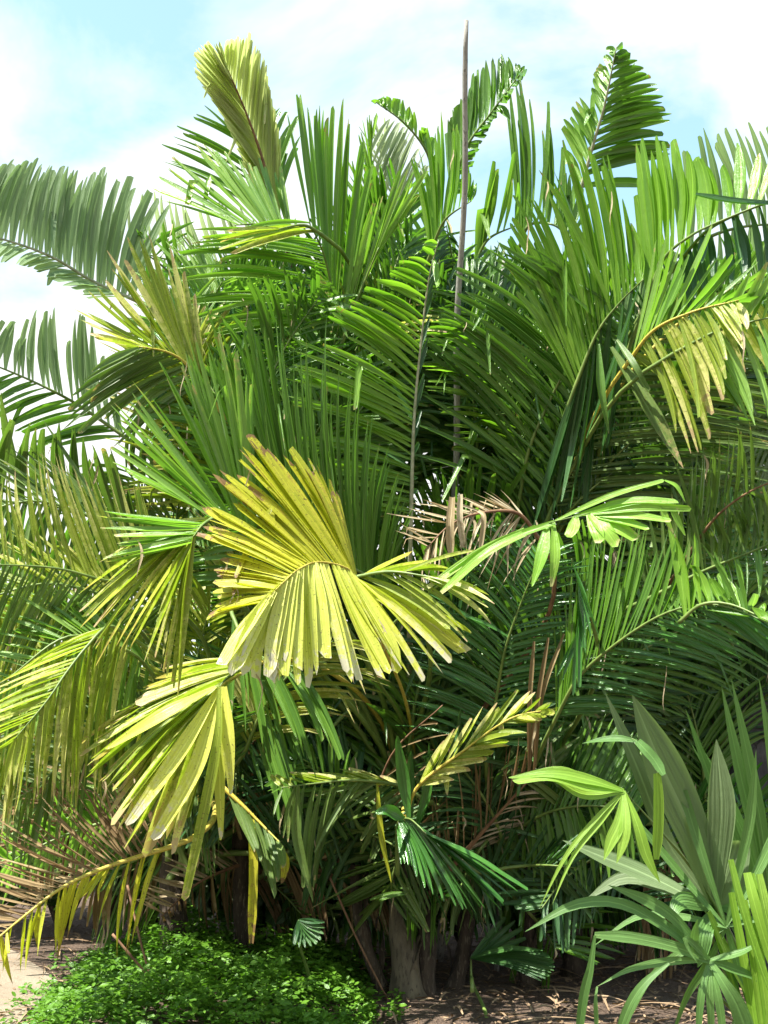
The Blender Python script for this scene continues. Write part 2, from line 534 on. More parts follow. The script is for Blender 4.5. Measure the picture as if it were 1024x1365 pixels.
def F(key, mat, r, L=None, R=None, n=40, w=12, dL=-.22, dR=.22, t0=0.0, matR=None, tip='jag', tw=18, jit=1.0,
      arch=.05, brk=.05, stalk='stalk', sr=.012, E=(), label=None, nR=None, wR=None, crown=True, seg=8, sag=0.0, fold=.75, gap=.98, tat=.03, wk=.76, sunny=True):
    brk = max(brk, .045)
    """A frond. r: rachis through pixels with depth. L, R: the curves along which the leaflets of either side end
    (pixels, plus depth relative to the rachis). E: single leaflets ((points), width, kind)."""
    root, cr = PALM[key]
    r3 = [P(*p) for p in r]
    at, tot = lenpar(r3)
    dm = sum(p[2] for p in r) / len(r)
    qr = [Vector(p) for p in r]
    mats = [M[mat]] + ([M[matR]] if matR else []) + [M['tan']]
    mb = MB()
    # average face direction
    mid = at(.5); tn = (at(.55) - at(.45)).normalized()
    navg = Vector((0, -1, .25)).normalized()

    def side(curve, cnt, ww, dd, mi, sgn):
        nonlocal mb
        cq = [Vector((p[0], p[1], p[2] if len(p) > 2 else 0)) for p in curve]
        ph = random.random() * 6
        ww *= wk
        arc = 0.0
        pv = cq[0]
        for i in range(1, 61):
            cv = crom(cq, i / 60); arc += math.hypot(cv.x - pv.x, cv.y - pv.y); pv = cv
        cnt = max(5, min(int(cnt * 1.8), int(arc / (ww * gap))))
        for i in range(cnt):
            if jit > .7 and random.random() < .085:
                continue
            t = (i + .5 + random.uniform(-.36, .36) * jit + .5 * jit * math.sin(i * 1.7 + ph)*math.sin(i * .61 + ph)) / cnt
            tr = t0 + (1 - t0) * t
            B = at(tr)
            T = (at(min(1, tr + .03)) - at(max(0, tr - .03))).normalized()
            c = crom(cq, max(0, min(1, t + random.gauss(0, .018) * jit)))
            dep = crom(qr, tr).z + dd + c.z + random.gauss(0, .035) * jit
            if jit > .7 and random.random() < .09:
                c = c + Vector((random.gauss(0, 22), random.gauss(0, 22), 0))
            tipp = P(c.x, c.y, dep)
            Lv = tipp - B
            ln = Lv.length
            if ln < 1e-3:
                continue
            tipp = B + Lv * (1 + random.gauss(0, .05) * jit - (random.random() < .12) * random.uniform(.05, .3) * jit)
            D = Lv / ln
            N = T.cross(D) * sgn
            if N.dot(navg) < 0:
                N = -N
            N = (N + navg * .25)
            N = (N - D * N.dot(D)).normalized()
            bend = Vector((0, 0, arch * ln)) + T * (.07 * ln) + N * (.03 * ln * math.sin(ph + i * .5))
            C = B + Lv * .5 + bend
            tipq = tipp - Vector((0, 0, sag * ln))
            broken = random.random() < brk
            sb = random.uniform(.45, .8)
            dwn = Vector((random.uniform(-.25, .25), random.uniform(-.3, .1), -1)).normalized()

            def path(s):
                q = B * (1 - s) ** 2 + C * 2 * s * (1 - s) + tipq * s * s
                if broken and s > sb:
                    k = B * (1 - sb) ** 2 + C * 2 * sb * (1 - sb) + tipq * sb * sb
                    q = k + (D * .25 + dwn).normalized() * (s - sb) * ln
                return q
            q1 = Matrix.Rotation(R_(tw), 3, D) @ N
            q2 = Matrix.Rotation(-R_(tw), 3, D) @ N
            sg = 1 if q1.dot(sdir) > q2.dot(sdir) else -1
            a = R_(tw) * (sg if sunny else sgn) + random.gauss(0, R_(15)) * jit
            blade(mb, path, ww * dep / FPX * random.choice((random.uniform(.85, 1.2), random.uniform(.55, 1.1))), N, tip, fold, m=mi, twist=a, tw1=random.gauss(0, .25) * jit, seg=seg + (3 if broken else 0))
            if tip == 'rag' and random.random() < .55:
                off = (T * random.uniform(-.10, .10) + Vector((0, 0, random.uniform(-.06, .03)))) * ln
                k2 = random.uniform(.7, 1.02)
                blade(mb, lambda s, p0=path, off=off, k2=k2: p0(s * k2) + off * s * s + N * .004, ww * dep / FPX * random.uniform(.3, .6), N, tip, fold, m=mi, twist=a + random.gauss(0, .2), tw1=random.gauss(0, .5), seg=seg)
            if random.random() < tat:
                q0 = path(random.uniform(.55, .98)); lt_ = random.uniform(.07, .28)
                sw_ = Vector((random.uniform(-.4, .4), random.uniform(-.3, .1), 0)) * lt_
                blade(mb, lambda s, q0=q0, lt_=lt_, sw_=sw_: q0 + Vector((0, 0, -lt_ * s)) + sw_ * s * (1.3 - s) + Vector((.01 * math.sin(5 * s), 0, 0)), random.uniform(.006, .018), Vector((random.uniform(-.8, .8), -1, .1)).normalized(), 'point', .4, m=len(mats) - 1, tw1=random.gauss(0, 1.5), seg=6)
    if L:
        side(L, n, w, dL, 0, 1)
    if R:
        side(R, nR or n, wR or w, dR, 1 if matR else 0, -1)
    for e in E:
        pts, ww, kd = e[0], e[1], e[2]
        q = [P(*p) for p in pts]
        a2, _ = lenpar(q)
        blade(mb, a2, ww * pts[-1][2] / FPX, Vector((random.uniform(-.2, .2), -1, .35)).normalized(), kd, fold, m=(e[3] if len(e) > 3 else 0), twist=random.gauss(0, .12), tw1=random.gauss(0, .2), seg=14)
    o = mb.build('frond', mats, root)
    if label:
        o['label'] = label
    sb_ = MB()
    path = [at(i / 24) for i in range(25)]
    rl = sr * dm / 6.0
    if crown:
        T0 = (path[1] - path[0]).normalized()
        dist = (path[0] - cr).length
        k = [cr + Vector((random.uniform(-.12, .12), random.uniform(-.1, .1), random.uniform(-.2, .2))), path[0]]
        c1 = k[0] + Vector((0, 0, dist * .35)); c2 = k[1] - T0 * dist * .35
        pre = []
        for i in range(16):
            s = i / 16
            pre.append(k[0] * (1 - s) ** 3 + c1 * 3 * s * (1 - s) ** 2 + c2 * 3 * s * s * (1 - s) + k[1] * s ** 3)
        npre = len(pre)
        full = pre + path
        fr = npre / len(full)
        tube(sb_, full, lambda t: rl * (2.0 - .9 * t / fr) if t < fr else rl * (1.1 - .85 * (t - fr) / (1 - fr)), 7)
    else:
        tube(sb_, path, lambda t: rl * (1.1 - .85 * t), 7)
    sb_.build('stalk', M[stalk], o)
    return o


R_ = math.radians
#@PALMS
palm('left_rear', 'clumping_palm', 'grey-green palm at the back left with wide feathery fronds against the white sky', 215, 9.2, 2.4,
     [(0, 0, -.1, 2.4, .09)])
palm('back', 'clumping_palm', 'tall palm behind the big clump with one upright pale olive frond at its top', 430, 8.7, 2.2,
     [(0, 0, -.1, 2.3, .07)])
palm('right_rear', 'trunked_palm', 'dark trunked palm at the far right behind the fan palm, with pale grey fronds above', 968, 8.3, 3.0,
     [(0, 0, .1, 3.1, .22)], bark='bark_dark')
palm('right_tall', 'clumping_palm', 'tall bright green palm right of the thin grey pole with upright fronds', 745, 8.2, 1.7,
     [(0, 0, .05, 1.8, .06)])
palm('yellowing', 'clumping_palm', 'yellowing palm at the left with olive and scorched frond ends', 345, 8.0, 1.5,
     [(0, 0, -.1, 1.5, .06)])
palm('left_feather', 'feather_palm', 'narrow-leaved feather palm at the left edge with a dead brown frond over the path', 262, 7.7, .9,
     [(0, 0, -.1, .95, .09)], cat='palm')
palm('central', 'clumping_palm', 'big clumping palm in the middle with many stems and one large yellow drooping frond', 545, 7.45, 1.15,
     [(-.02, 0, -.05, 1.15, .085), (-.16, .1, -.22, .9, .04), (.10, .05, .02, 1.0, .055), (.30, .2, .14, 1.0, .045)])
palm('right_feather', 'feather_palm', 'feather palm at the lower right with glossy green fronds arching to the right', 690, 7.7, .8,
     [(0, 0, 0, .85, .06)])
# the pale stem in the middle of the clump
#@FRONDS
# --- palm behind, at the upper left
F('back', 'pale', [(374, 300, 8.3), (350, 212, 8.1), (328, 150, 7.95), (300, 84, 7.7)],
  L=[(330, 232), (298, 158), (261, 98), (266, 64), (294, 55)], R=[(376, 190), (358, 116), (352, 80), (332, 50), (302, 55)],
  n=44, w=10, gap=.55, tat=0, dL=-.25, dR=-.1, tw=8, brk=0, jit=.6, stalk='stalkbrown', label='upright pale olive frond')
F('back', 'green', [(366, 310, 8.7), (352, 250, 8.6), (335, 190, 8.5)],
  L=[(205, 232), (222, 208), (236, 186), (250, 168), (264, 150)], R=[(405, 190), (398, 158), (382, 147), (369, 138)], n=10, w=10, tw=25)
F('back', 'light', [(392, 318, 7.6), (350, 300, 7.3), (313, 300, 7.1)],
  L=[(384, 232), (363, 222), (339, 218), (318, 208), (297, 203), (275, 196), (252, 197), (232, 208), (222, 222), (207, 245), (206, 262)],
  n=26, w=11, dL=.25, tw=14, brk=.02)
F('back', 'bright', [(458, 470, 7.2), (446, 402, 7.0), (432, 340, 6.85), (412, 296, 6.6)],
  L=[(330, 520), (290, 470), (262, 432), (236, 396), (222, 358), (232, 338), (270, 318), (300, 318), (330, 312)],
  R=[(505, 270), (492, 212), (477, 166), (458, 152), (441, 148), (426, 143), (412, 139), (400, 141), (382, 163)], n=34, nR=16, w=11, wR=13, dL=-.1, dR=.1, tw=30, brk=.04)
F('back', 'mottled', [(428, 312, 6.7), (405, 300, 6.55), (372, 305, 6.4)],
  L=[(318, 352), (300, 335), (286, 322), (292, 312), (305, 308)], n=9, w=12, brk=0, tw=30)
F('back', 'light', [(520, 330, 8.6), (500, 260, 8.6), (490, 190, 8.5)], L=[(455, 250), (470, 195), (488, 160), (505, 150)], R=[(560, 240), (545, 190), (530, 165), (512, 150)], n=14, w=9, matR='silver')
F('back', 'silver', [(545, 300, 9.0), (522, 240, 9.0), (512, 190, 9.0)], L=[(470, 215), (482, 180), (500, 162), (512, 155)], R=[(575, 220), (560, 190), (540, 165), (520, 155)], n=16, w=8)
F('back', 'bright', [(580, 330, 7.9), (576, 250, 7.8), (570, 205, 7.7), (540, 165, 7.5), (501, 136, 7.3)],
  L=[(585, 225), (578, 185), (563, 160), (550, 147), (536, 134), (516, 130), (500, 132)], n=22, w=13, gap=.5, wk=.9, dL=.05, tw=10, brk=0, t0=.35)
F('back', 'green', [(460, 560, 7.9), (480, 440, 7.9), (505, 330, 7.8), (530, 260, 7.6)],
  L=[(420, 420), (430, 330), (455, 260), (490, 225), (520, 215)], R=[(560, 400), (580, 330), (585, 270), (565, 225)], n=26, w=11)
F('back', 'light', [(452, 470, 7.0), (476, 400, 6.9), (505, 330, 6.8)],
  L=[(488, 300), (500, 265), (512, 255), (528, 225), (545, 216), (556, 226), (564, 242), (568, 250)], n=12, w=13, dL=-.1, tw=20)
# --- palm right of the pole and those round the pole
F('central', 'bright', [(572, 345, 7.2), (592, 295, 7.05), (628, 268, 6.9)],
  L=[(545, 230), (557, 205), (571, 185), (587, 160), (602, 171), (612, 178), (622, 215), (636, 250)], n=20, w=12, dL=.05, tw=12, brk=0)
F('right_tall', 'light', [(632, 360, 7.6), (650, 320, 7.5), (690, 300, 7.4)],
  L=[(645, 240), (656, 207), (664, 222), (673, 228), (684, 238), (692, 246)], n=9, w=17, brk=.1)
F('right_tall', 'green', [(600, 260, 8.2), (622, 196, 8.1), (655, 150, 8.0), (696, 95, 7.8)],
  L=[(590, 190), (606, 140), (622, 122), (638, 98), (657, 79), (677, 78), (695, 94)], R=[(615, 260), (640, 195), (665, 150), (698, 100)], n=26, w=13, gap=.5, wk=.9, dL=.1, dR=-.15, tw=8, brk=0)
F('right_tall', 'green', [(692, 330, 8.4), (706, 300, 8.3), (738, 300, 8.2), (760, 320, 8.1)],
  L=[(674, 148), (684, 117), (695, 114), (707, 132), (722, 166), (737, 178), (752, 210), (766, 240), (790, 262)], n=18, w=12, dL=.1, tw=16, brk=0)
F('right_tall', 'light', [(775, 250, 8.5), (792, 188, 8.4), (806, 140, 8.3), (822, 62, 8.1)],
  L=[(745, 200), (753, 156), (766, 140), (782, 114), (792, 97), (805, 76), (818, 62)],
  R=[(900, 252), (898, 205), (893, 184), (889, 160), (885, 138), (876, 113), (860, 92), (845, 78), (830, 60)],
  n=30, nR=32, w=11, wR=14, gap=.6, wk=.9, matR='green', dL=.1, dR=-.1, tw=8, brk=0, jit=.8, tat=0, stalk='stalkpale', label='upright frond with a pale left half and a dark green right half')
F('right_tall', 'bright', [(765, 520, 6.6), (795, 446, 6.5), (825, 405, 6.4), (858, 372, 6.2)],
  L=[(672, 372), (680, 320), (691, 276), (708, 268), (724, 250), (742, 226), (763, 220), (780, 215), (792, 210), (806, 226), (835, 280), (852, 330)],
  R=[(700, 700), (738, 690), (772, 650), (800, 610), (825, 560)], n=30, w=15, dL=.05, dR=.2, matR='dark', tw=20, brk=.03)  # right leaflets take the dark leaf, their shade put into the colour
F('right_tall', 'bright', [(862, 400, 6.3), (885, 345, 6.2), (920, 315, 6.05), (960, 295, 5.9), (1040, 262, 5.7)],
  L=[(850, 290), (846, 215), (851, 184), (866, 180), (881, 177), (897, 195), (913, 175), (926, 200), (940, 223), (961, 221), (985, 187), (1012, 205), (1045, 175), (1075, 190)],
  n=16, w=20, gap=1.1, wk=.92, dL=.1, tw=10, brk=0, jit=.8, fold=.35, tat=.08)
F('right_tall', 'dark', [(905, 350, 6.4), (940, 310, 6.2), (985, 285, 6.0), (1050, 262, 5.8)],
  L=[(905, 430), (940, 400), (960, 390), (995, 385), (1030, 390), (1060, 380)], n=7, w=17, dL=-.15, brk=0,
  E=[(((1030, 270, 5.6), (980, 266, 5.5), (928, 258, 5.5)), 12, 'strip')])
F('right_rear', 'grey', [(920, 330, 9.0), (960, 310, 8.9), (1010, 300, 8.8), (1080, 300, 8.7)],
  L=[(905, 215), (927, 182), (938, 180), (955, 177), (972, 170), (1000, 167), (1024, 172), (1060, 178)],
  R=[(930, 430), (960, 420), (1000, 415), (1060, 420)], n=15, w=14, tw=12, brk=0)
F('right_rear', 'silver', [(930, 520, 8.6), (975, 460, 8.5), (1024, 430, 8.4), (1100, 420, 8.3)],
  L=[(900, 420), (940, 370), (985, 340), (1030, 330), (1080, 330)], R=[(960, 620), (1000, 590), (1040, 570), (1090, 560)], n=22, w=10)
F('right_tall', 'light', [(838, 482, 6.2), (872, 440, 6.0), (925, 415, 5.8), (985, 400, 5.6)],
  L=[(868, 320), (885, 335), (905, 325), (930, 345), (975, 340), (1010, 345), (1040, 370), (1030, 400)],
  R=[(918, 500), (922, 560), (929, 598), (945, 580), (961, 536), (975, 500), (990, 450), (1000, 440)], n=18, nR=15, w=15, dL=-.05, dR=-.2, tw=25, brk=.1, matR='mottled', label='yellow mottled frond with hanging leaflets', stalk='stalkyel')
F('right_tall', 'light', [(900, 470, 5.9), (960, 440, 5.7), (1040, 420, 5.5)],
  L=[(940, 395), (985, 372), (1024, 350), (1060, 340)], R=[(985, 540), (1000, 560), (1035, 575), (1080, 560)], n=10, w=15, dL=-.1, dR=-.2, brk=.05)
F('right_tall', 'light', [(880, 455, 6.6), (935, 405, 6.5), (990, 380, 6.4), (1060, 370, 6.3)],
  L=[(895, 395), (925, 365), (975, 338), (1020, 325), (1060, 320), (1090, 330)], R=[(950, 520), (985, 520), (1020, 505), (1060, 480), (1090, 450)], n=16, w=14, dL=-.05, dR=-.1, matR='mottled', stalk='stalkyel', brk=.06)
F('right_tall', 'green', [(735, 680, 6.9), (776, 597, 6.75), (815, 520, 6.6), (862, 448, 6.4)],
  L=[(655, 600), (665, 520), (690, 450), (730, 400), (780, 380)],
  R=[(1000, 690), (1040, 640), (1040, 590), (1040, 550), (1035, 510), (1000, 450)], n=30, w=10, dL=.1, dR=.1, tw=30, brk=.02, matR='olive',
  E=[(((815, 462, 6.3), (868, 545, 6.1), (911, 624, 6.0)), 24, 'wide', 1), (((822, 452, 6.2), (845, 485, 6.0), (866, 522, 6.0)), 11, 'jag', 1), (((798, 458, 6.3), (802, 520, 6.2), (812, 578, 6.2)), 12, 'jag', 0)])
F('right_tall', 'green', [(692, 665, 7.0), (706, 597, 6.9), (735, 530, 6.8), (765, 470, 6.7), (795, 400, 6.6)],
  L=[(550, 600), (560, 545), (566, 470), (574, 445), (586, 420), (600, 405), (608, 376), (630, 335), (660, 330), (700, 320)],
  R=[(760, 690), (790, 650), (800, 600), (815, 540), (825, 480)], n=26, w=12, matR='dark', dL=-.1, dR=.15, tw=25, brk=.08)
# --- broad comb in the centre
F('central', 'bright', [(548, 690, 6.5), (552, 560, 6.45), (562, 450, 6.4), (572, 370, 6.3), (585, 320, 6.2)],
  L=[(455, 700), (420, 640), (395, 590), (384, 535), (392, 480), (424, 437), (452, 412), (470, 402), (492, 380), (515, 364), (548, 342), (575, 318)],
  R=[(556, 700), (560, 575), (570, 460), (579, 378), (588, 322)], n=44, nR=14, w=13, wR=8, dL=-.15, dR=.1, tw=14, brk=0, arch=.03, tat=0, stalk='stalkpale', jit=.75, matR='dark', label='broad comb-like frond standing upright left of the pole')
F('central', 'dark', [(612, 470, 7.8), (608, 400, 7.7), (602, 340, 7.6), (595, 300, 7.5)], L=[(560, 500), (556, 440), (570, 380), (580, 320)], R=[(660, 520), (650, 450), (630, 380), (610, 320)], n=30, w=8)  # inner frond; the dark leaf colour paints in the shade here
# --- left
F('left_rear', 'grey', [(180, 400, 8.0), (126, 376, 7.9), (68, 342, 7.7), (0, 318, 7.5), (-90, 300, 7.2)],
  L=[(228, 282), (205, 262), (176, 240), (146, 234), (128, 231), (110, 226), (90, 228), (76, 218), (60, 222), (46, 215), (30, 214), (12, 217), (-20, 225), (-90, 230), (-150, 250)],
  R=[(120, 400), (70, 372), (20, 352), (-40, 348), (-130, 340)], n=46, w=16, gap=.7, tat=0, dL=.1, dR=-.35, tw=8, brk=0, jit=.6, fold=.3, stalk='stalkpale')
F('left_rear', 'silver', [(350, 340, 8.8), (290, 350, 8.8), (220, 345, 8.7), (170, 330, 8.6)],
  L=[(320, 275), (285, 268), (255, 280), (225, 268), (195, 258), (172, 250)], R=[(330, 400), (280, 410), (230, 400), (180, 385)], n=22, w=9, brk=0, matR='green')
F('left_rear', 'green', [(250, 400, 8.4), (222, 360, 8.3), (190, 335, 8.2)], L=[(240, 300), (215, 285), (195, 295), (180, 310)], R=[(290, 340), (270, 320), (240, 300)], n=10, w=9)
F('left_rear', 'grey', [(170, 585, 7.9), (109, 543, 7.8), (68, 520, 7.6), (20, 498, 7.5), (-50, 470, 7.3)],
  L=[(165, 500), (135, 466), (118, 425), (109, 420), (92, 416), (72, 420), (58, 420), (46, 423), (31, 430), (14, 428), (-8, 432), (-50, 445)],
  R=[(80, 600), (45, 585), (10, 572), (-8, 556), (-20, 535), (-50, 515), (-90, 490)], n=20, w=12, dL=.1, dR=-.2, tw=10, brk=0, matR='green')
F('yellowing', 'mottled', [(275, 520, 6.7), (248, 485, 6.6), (222, 469, 6.5), (185, 462, 6.35)],
  L=[(262, 400), (240, 350), (203, 323), (186, 327), (171, 330), (152, 350), (140, 362), (128, 385), (107, 410), (116, 438), (125, 452)],
  R=[(190, 600), (155, 592), (137, 578), (104, 578), (74, 565), (92, 545), (103, 526), (118, 502), (130, 490)], n=20, w=13, matR='olive', dL=.05, dR=-.2, tw=20, stalk='stalkyel', label='scorched frond with yellow-brown leaflet ends')
F('yellowing', 'olive', [(200, 760, 7.0), (147, 692, 6.9), (75, 676, 6.7), (0, 668, 6.5), (-60, 670, 6.3)],
  L=[(190, 640), (155, 612), (130, 592), (113, 585), (90, 575), (68, 566), (48, 566), (22, 559), (0, 572), (-30, 588)],
  R=[(160, 800), (110, 790), (60, 780), (0, 770), (-60, 760)], n=30, w=16, gap=.75, tw=10, brk=0, matR='green')
F('left_feather', 'mottled', [(230, 810, 6.2), (185, 783, 6.0), (133, 772, 5.8), (85, 759, 5.7), (34, 754, 5.6), (-50, 752, 5.4)],
  L=[(200, 665), (165, 640), (132, 636), (100, 620), (73, 613), (57, 606), (38, 620), (10, 628), (-20, 646), (-60, 680)],
  R=[(130, 905), (95, 900), (60, 910), (20, 930), (-10, 925), (-40, 890), (-80, 840)], n=24, w=8, tip='point', dL=.1, dR=-.1, tw=25, brk=0, jit=.8, matR='olive', nR=34)
# --- frond that curls over in the middle left
F('central', 'light', [(345, 765, 5.6), (325, 712, 5.45), (300, 690, 5.3), (278, 696, 5.15), (262, 712, 5.05), (256, 724, 5.0)],
  L=[(345, 520), (318, 480), (285, 452), (262, 465), (233, 470), (206, 503), (178, 520), (160, 545), (152, 585), (147, 628), (142, 674), (131, 701), (154, 728), (120, 760)],
  n=26, w=14, dL=.05, tw=15, brk=.03, tip='jag', matR='green')
F('central', 'mottled', [(285, 690, 5.2), (270, 700, 5.1), (258, 715, 5.0)],
  L=[(155, 728), (104, 792), (98, 830), (112, 850), (135, 872), (160, 862), (178, 855), (198, 885), (220, 902), (246, 938)], n=15, w=14, dL=-.1, tw=10, brk=0, arch=.15, crown=False, matR='light')
# --- straight narrow leaflets behind the yellow frond
F('central', 'green', [(520, 790, 6.0), (480, 762, 5.9), (440, 748, 5.85), (395, 752, 5.8)],
  L=[(560, 690), (541, 655), (528, 610), (512, 578), (490, 550), (464, 500), (440, 487), (420, 475), (395, 450), (372, 440), (345, 455), (322, 480)],
  n=30, w=9, dL=.0, tip='point', tw=25, brk=.05, jit=1.1)
F('central', 'green', [(440, 800, 6.4), (400, 740, 6.3), (360, 690, 6.2), (320, 670, 6.1)],
  L=[(400, 560), (370, 470), (330, 440), (290, 440), (262, 470), (240, 520)], R=[(240, 790), (230, 750), (240, 720), (260, 700)], n=20, w=10, tw=25, brk=.12, tip='jag')
# --- the big yellow frond
F('central', 'gold', [(480, 790, 5.15), (466, 760, 5.0), (426, 749, 4.85), (398, 759, 4.7), (378, 776, 4.6), (362, 792, 4.53), (354, 804, 4.5)],
  L=[(455, 665), (425, 625), (392, 595), (362, 603), (338, 585), (320, 577), (314, 630), (290, 634), (280, 657), (272, 696), (268, 715), (286, 745), (287, 772), (285, 796), (277, 837)],
  R=[(648, 822), (618, 862), (601, 888), (568, 909), (545, 900), (524, 888), (494, 915), (470, 900), (437, 880), (414, 914), (387, 904), (370, 910), (352, 911), (320, 900), (309, 888), (290, 877)],
  n=32, nR=34, w=15, wR=23, gap=.74, wk=.95, tip='rag', tat=.12, matR='yellow', dL=.15, dR=-.15, tw=12, brk=.04, arch=.10, jit=.68, stalk='stalkyel', sr=.009, fold=.35, label='large yellow drooping frond with ragged whitened ends')
F('central', 'mottled', [(470, 770, 5.1), (520, 762, 5.0), (580, 770, 4.9)], L=[(590, 830), (618, 850), (640, 815), (655, 800)], R=[(560, 742), (600, 758), (640, 780), (650, 800)], n=6, w=15, arch=.1, brk=0, crown=False)
# --- dead tan frond right of it
F('central', 'tan', [(720, 720, 6.0), (690, 684, 5.9), (640, 684, 5.8), (600, 700, 5.7), (565, 735, 5.6)],
  L=[(700, 655), (650, 655), (605, 660), (560, 672), (540, 690), (530, 720)],
  R=[(690, 790), (650, 775), (628, 760), (610, 745), (585, 765), (560, 775)], n=16, w=5, tip='point', dL=.05, dR=-.1, jit=2.2, brk=.25, stalk='stalkbrown', label='dead tan frond with shrivelled leaflets',
  E=[(((603, 662, 5.6), (600, 700, 5.55), (601, 742, 5.55)), 11, 'strip'), (((614, 658, 5.6), (613, 690, 5.55), (618, 730, 5.55)), 9, 'strip'), (((637, 680, 5.6), (645, 690, 5.55), (640, 735, 5.55)), 7, 'strip')])
# --- lime young leaf
F('central', 'lime', [(560, 800, 5.2), (640, 738, 5.0), (715, 703, 4.85), (760, 690, 4.75), (787, 684, 4.7)], sr=.008, fold=.35, label='sunlit lime green young frond ending in a jagged fan', E=[
    (((715, 703, 4.85), (650, 735, 4.8), (588, 790, 4.8)), 13, 'strip'), (((700, 706, 4.9), (640, 735, 4.9), (570, 783, 4.9)), 11, 'strip'), (((740, 696, 4.8), (668, 722, 4.86), (600, 765, 4.9)), 10, 'strip'),
    (((740, 694, 4.8), (815, 660, 4.66), (886, 640, 4.6)), 9, 'jag'), (((886, 640, 4.6), (902, 648, 4.58), (914, 670, 4.57)), 8, 'point'),
    (((765, 688, 4.75), (840, 668, 4.62), (905, 668, 4.56)), 14, 'jag'), (((775, 686, 4.72), (845, 676, 4.6), (922, 678, 4.54)), 12, 'jag'), (((780, 686, 4.72), (842, 686, 4.6), (896, 694, 4.54)), 14, 'jag'),
    (((785, 685, 4.71), (832, 694, 4.6), (868, 706, 4.55)), 17, 'rag'), (((786, 685, 4.71), (824, 702, 4.6), (850, 719, 4.56)), 19, 'rag'), (((786, 685, 4.7), (808, 706, 4.6), (824, 729, 4.57)), 19, 'rag'), (((785, 685, 4.7), (795, 706, 4.61), (800, 724, 4.58)), 18, 'rag'),
    (((768, 688, 4.74), (764, 704, 4.68), (756, 716, 4.66)), 16, 'rag'), (((730, 698, 4.83), (722, 740, 4.74), (709, 782, 4.72)), 18, 'jag'), (((738, 697, 4.82), (740, 740, 4.73), (735, 783, 4.71)), 15, 'jag'),
    (((890, 665, 4.58), (902, 690, 4.56), (914, 715, 4.56)), 10, 'jag'), (((880, 668, 4.58), (888, 690, 4.56), (898, 712, 4.56)), 9, 'jag')])
# --- lower right feather palm
F('right_feather', 'green', [(740, 960, 6.3), (770, 905, 6.1), (815, 863, 5.9), (877, 822, 5.7), (931, 806, 5.55), (977, 811, 5.4), (1040, 838, 5.2)],
  L=[(735, 800), (770, 740), (787, 716), (814, 706), (850, 702), (880, 698), (903, 710), (925, 735), (937, 768), (965, 766), (1000, 790), (1030, 830)],
  R=[(840, 955), (880, 930), (950, 890), (1010, 880), (1060, 880), (1075, 860)], n=38, w=9, tip='point', dL=.1, dR=-.1, tw=25, brk=.03, matR='glossy')
F('right_feather', 'bright', [(905, 830, 5.6), (935, 806, 5.5), (975, 806, 5.4), (1030, 830, 5.2)], L=[(880, 710), (904, 712), (936, 768), (960, 768), (1012, 795), (1030, 810)], n=9, w=15, dL=.1, brk=0, crown=False)
F('right_feather', 'glossy', [(650, 1000, 6.6), (664, 917, 6.5), (674, 863, 6.4), (698, 795, 6.3), (722, 740, 6.2)],
  L=[(545, 960), (545, 900), (560, 830), (585, 760), (620, 710), (680, 690)], R=[(735, 1010), (768, 940), (782, 880), (790, 830), (785, 775), (765, 725)], n=32, w=8, tip='point', dL=.1, dR=-.05, tw=30, brk=.02)
F('right_feather', 'glossy', [(790, 830, 5.9), (770, 770, 5.7), (762, 745, 5.6)], L=[(738, 900), (750, 915), (770, 920), (778, 880), (790, 840), (800, 850)], n=8, w=11, dL=-.1, tip='jag', brk=0)
F('right_rear', 'olive', [(905, 760, 6.4), (935, 714, 6.1), (962, 682, 5.9), (1000, 655, 5.7), (1045, 636, 5.5)],
  L=[(905, 640), (935, 590), (952, 585), (975, 580), (1010, 560), (1050, 560)], R=[(905, 790), (936, 748), (955, 745), (978, 772), (1003, 740), (1016, 730), (1050, 735)], n=11, w=9, tip='point', brk=.1, stalk='stalkbrown', label='yellow-brown curved frond with hanging leaflets')
F('right_rear', 'olive', [(860, 800, 6.3), (936, 762, 6.1), (1000, 736, 5.9), (1070, 706, 5.7)],
  L=[(838, 690), (890, 660), (935, 640), (985, 640), (1030, 625), (1070, 610)], R=[(900, 850), (950, 820), (1000, 800), (1060, 790)], n=24, w=9, tip='point', dL=.05, dR=-.1, brk=.03, matR='green')
F('right_feather', 'green', [(660, 1130, 7.0), (691, 1105, 6.9), (730, 1083, 6.7), (778, 1074, 6.5), (826, 1078, 6.4), (850, 1090, 6.3)],
  L=[(650, 1040), (710, 985), (745, 960), (790, 950), (830, 955), (860, 985), (880, 1030)],
  R=[(630, 1190), (665, 1198), (684, 1196), (700, 1195), (723, 1191), (745, 1190), (767, 1187), (783, 1181), (805, 1182), (824, 1177), (855, 1174), (870, 1150)], n=20, nR=18, w=15, dL=.25, dR=-.05, tw=8, brk=0, jit=.6, arch=.12, tip='point')
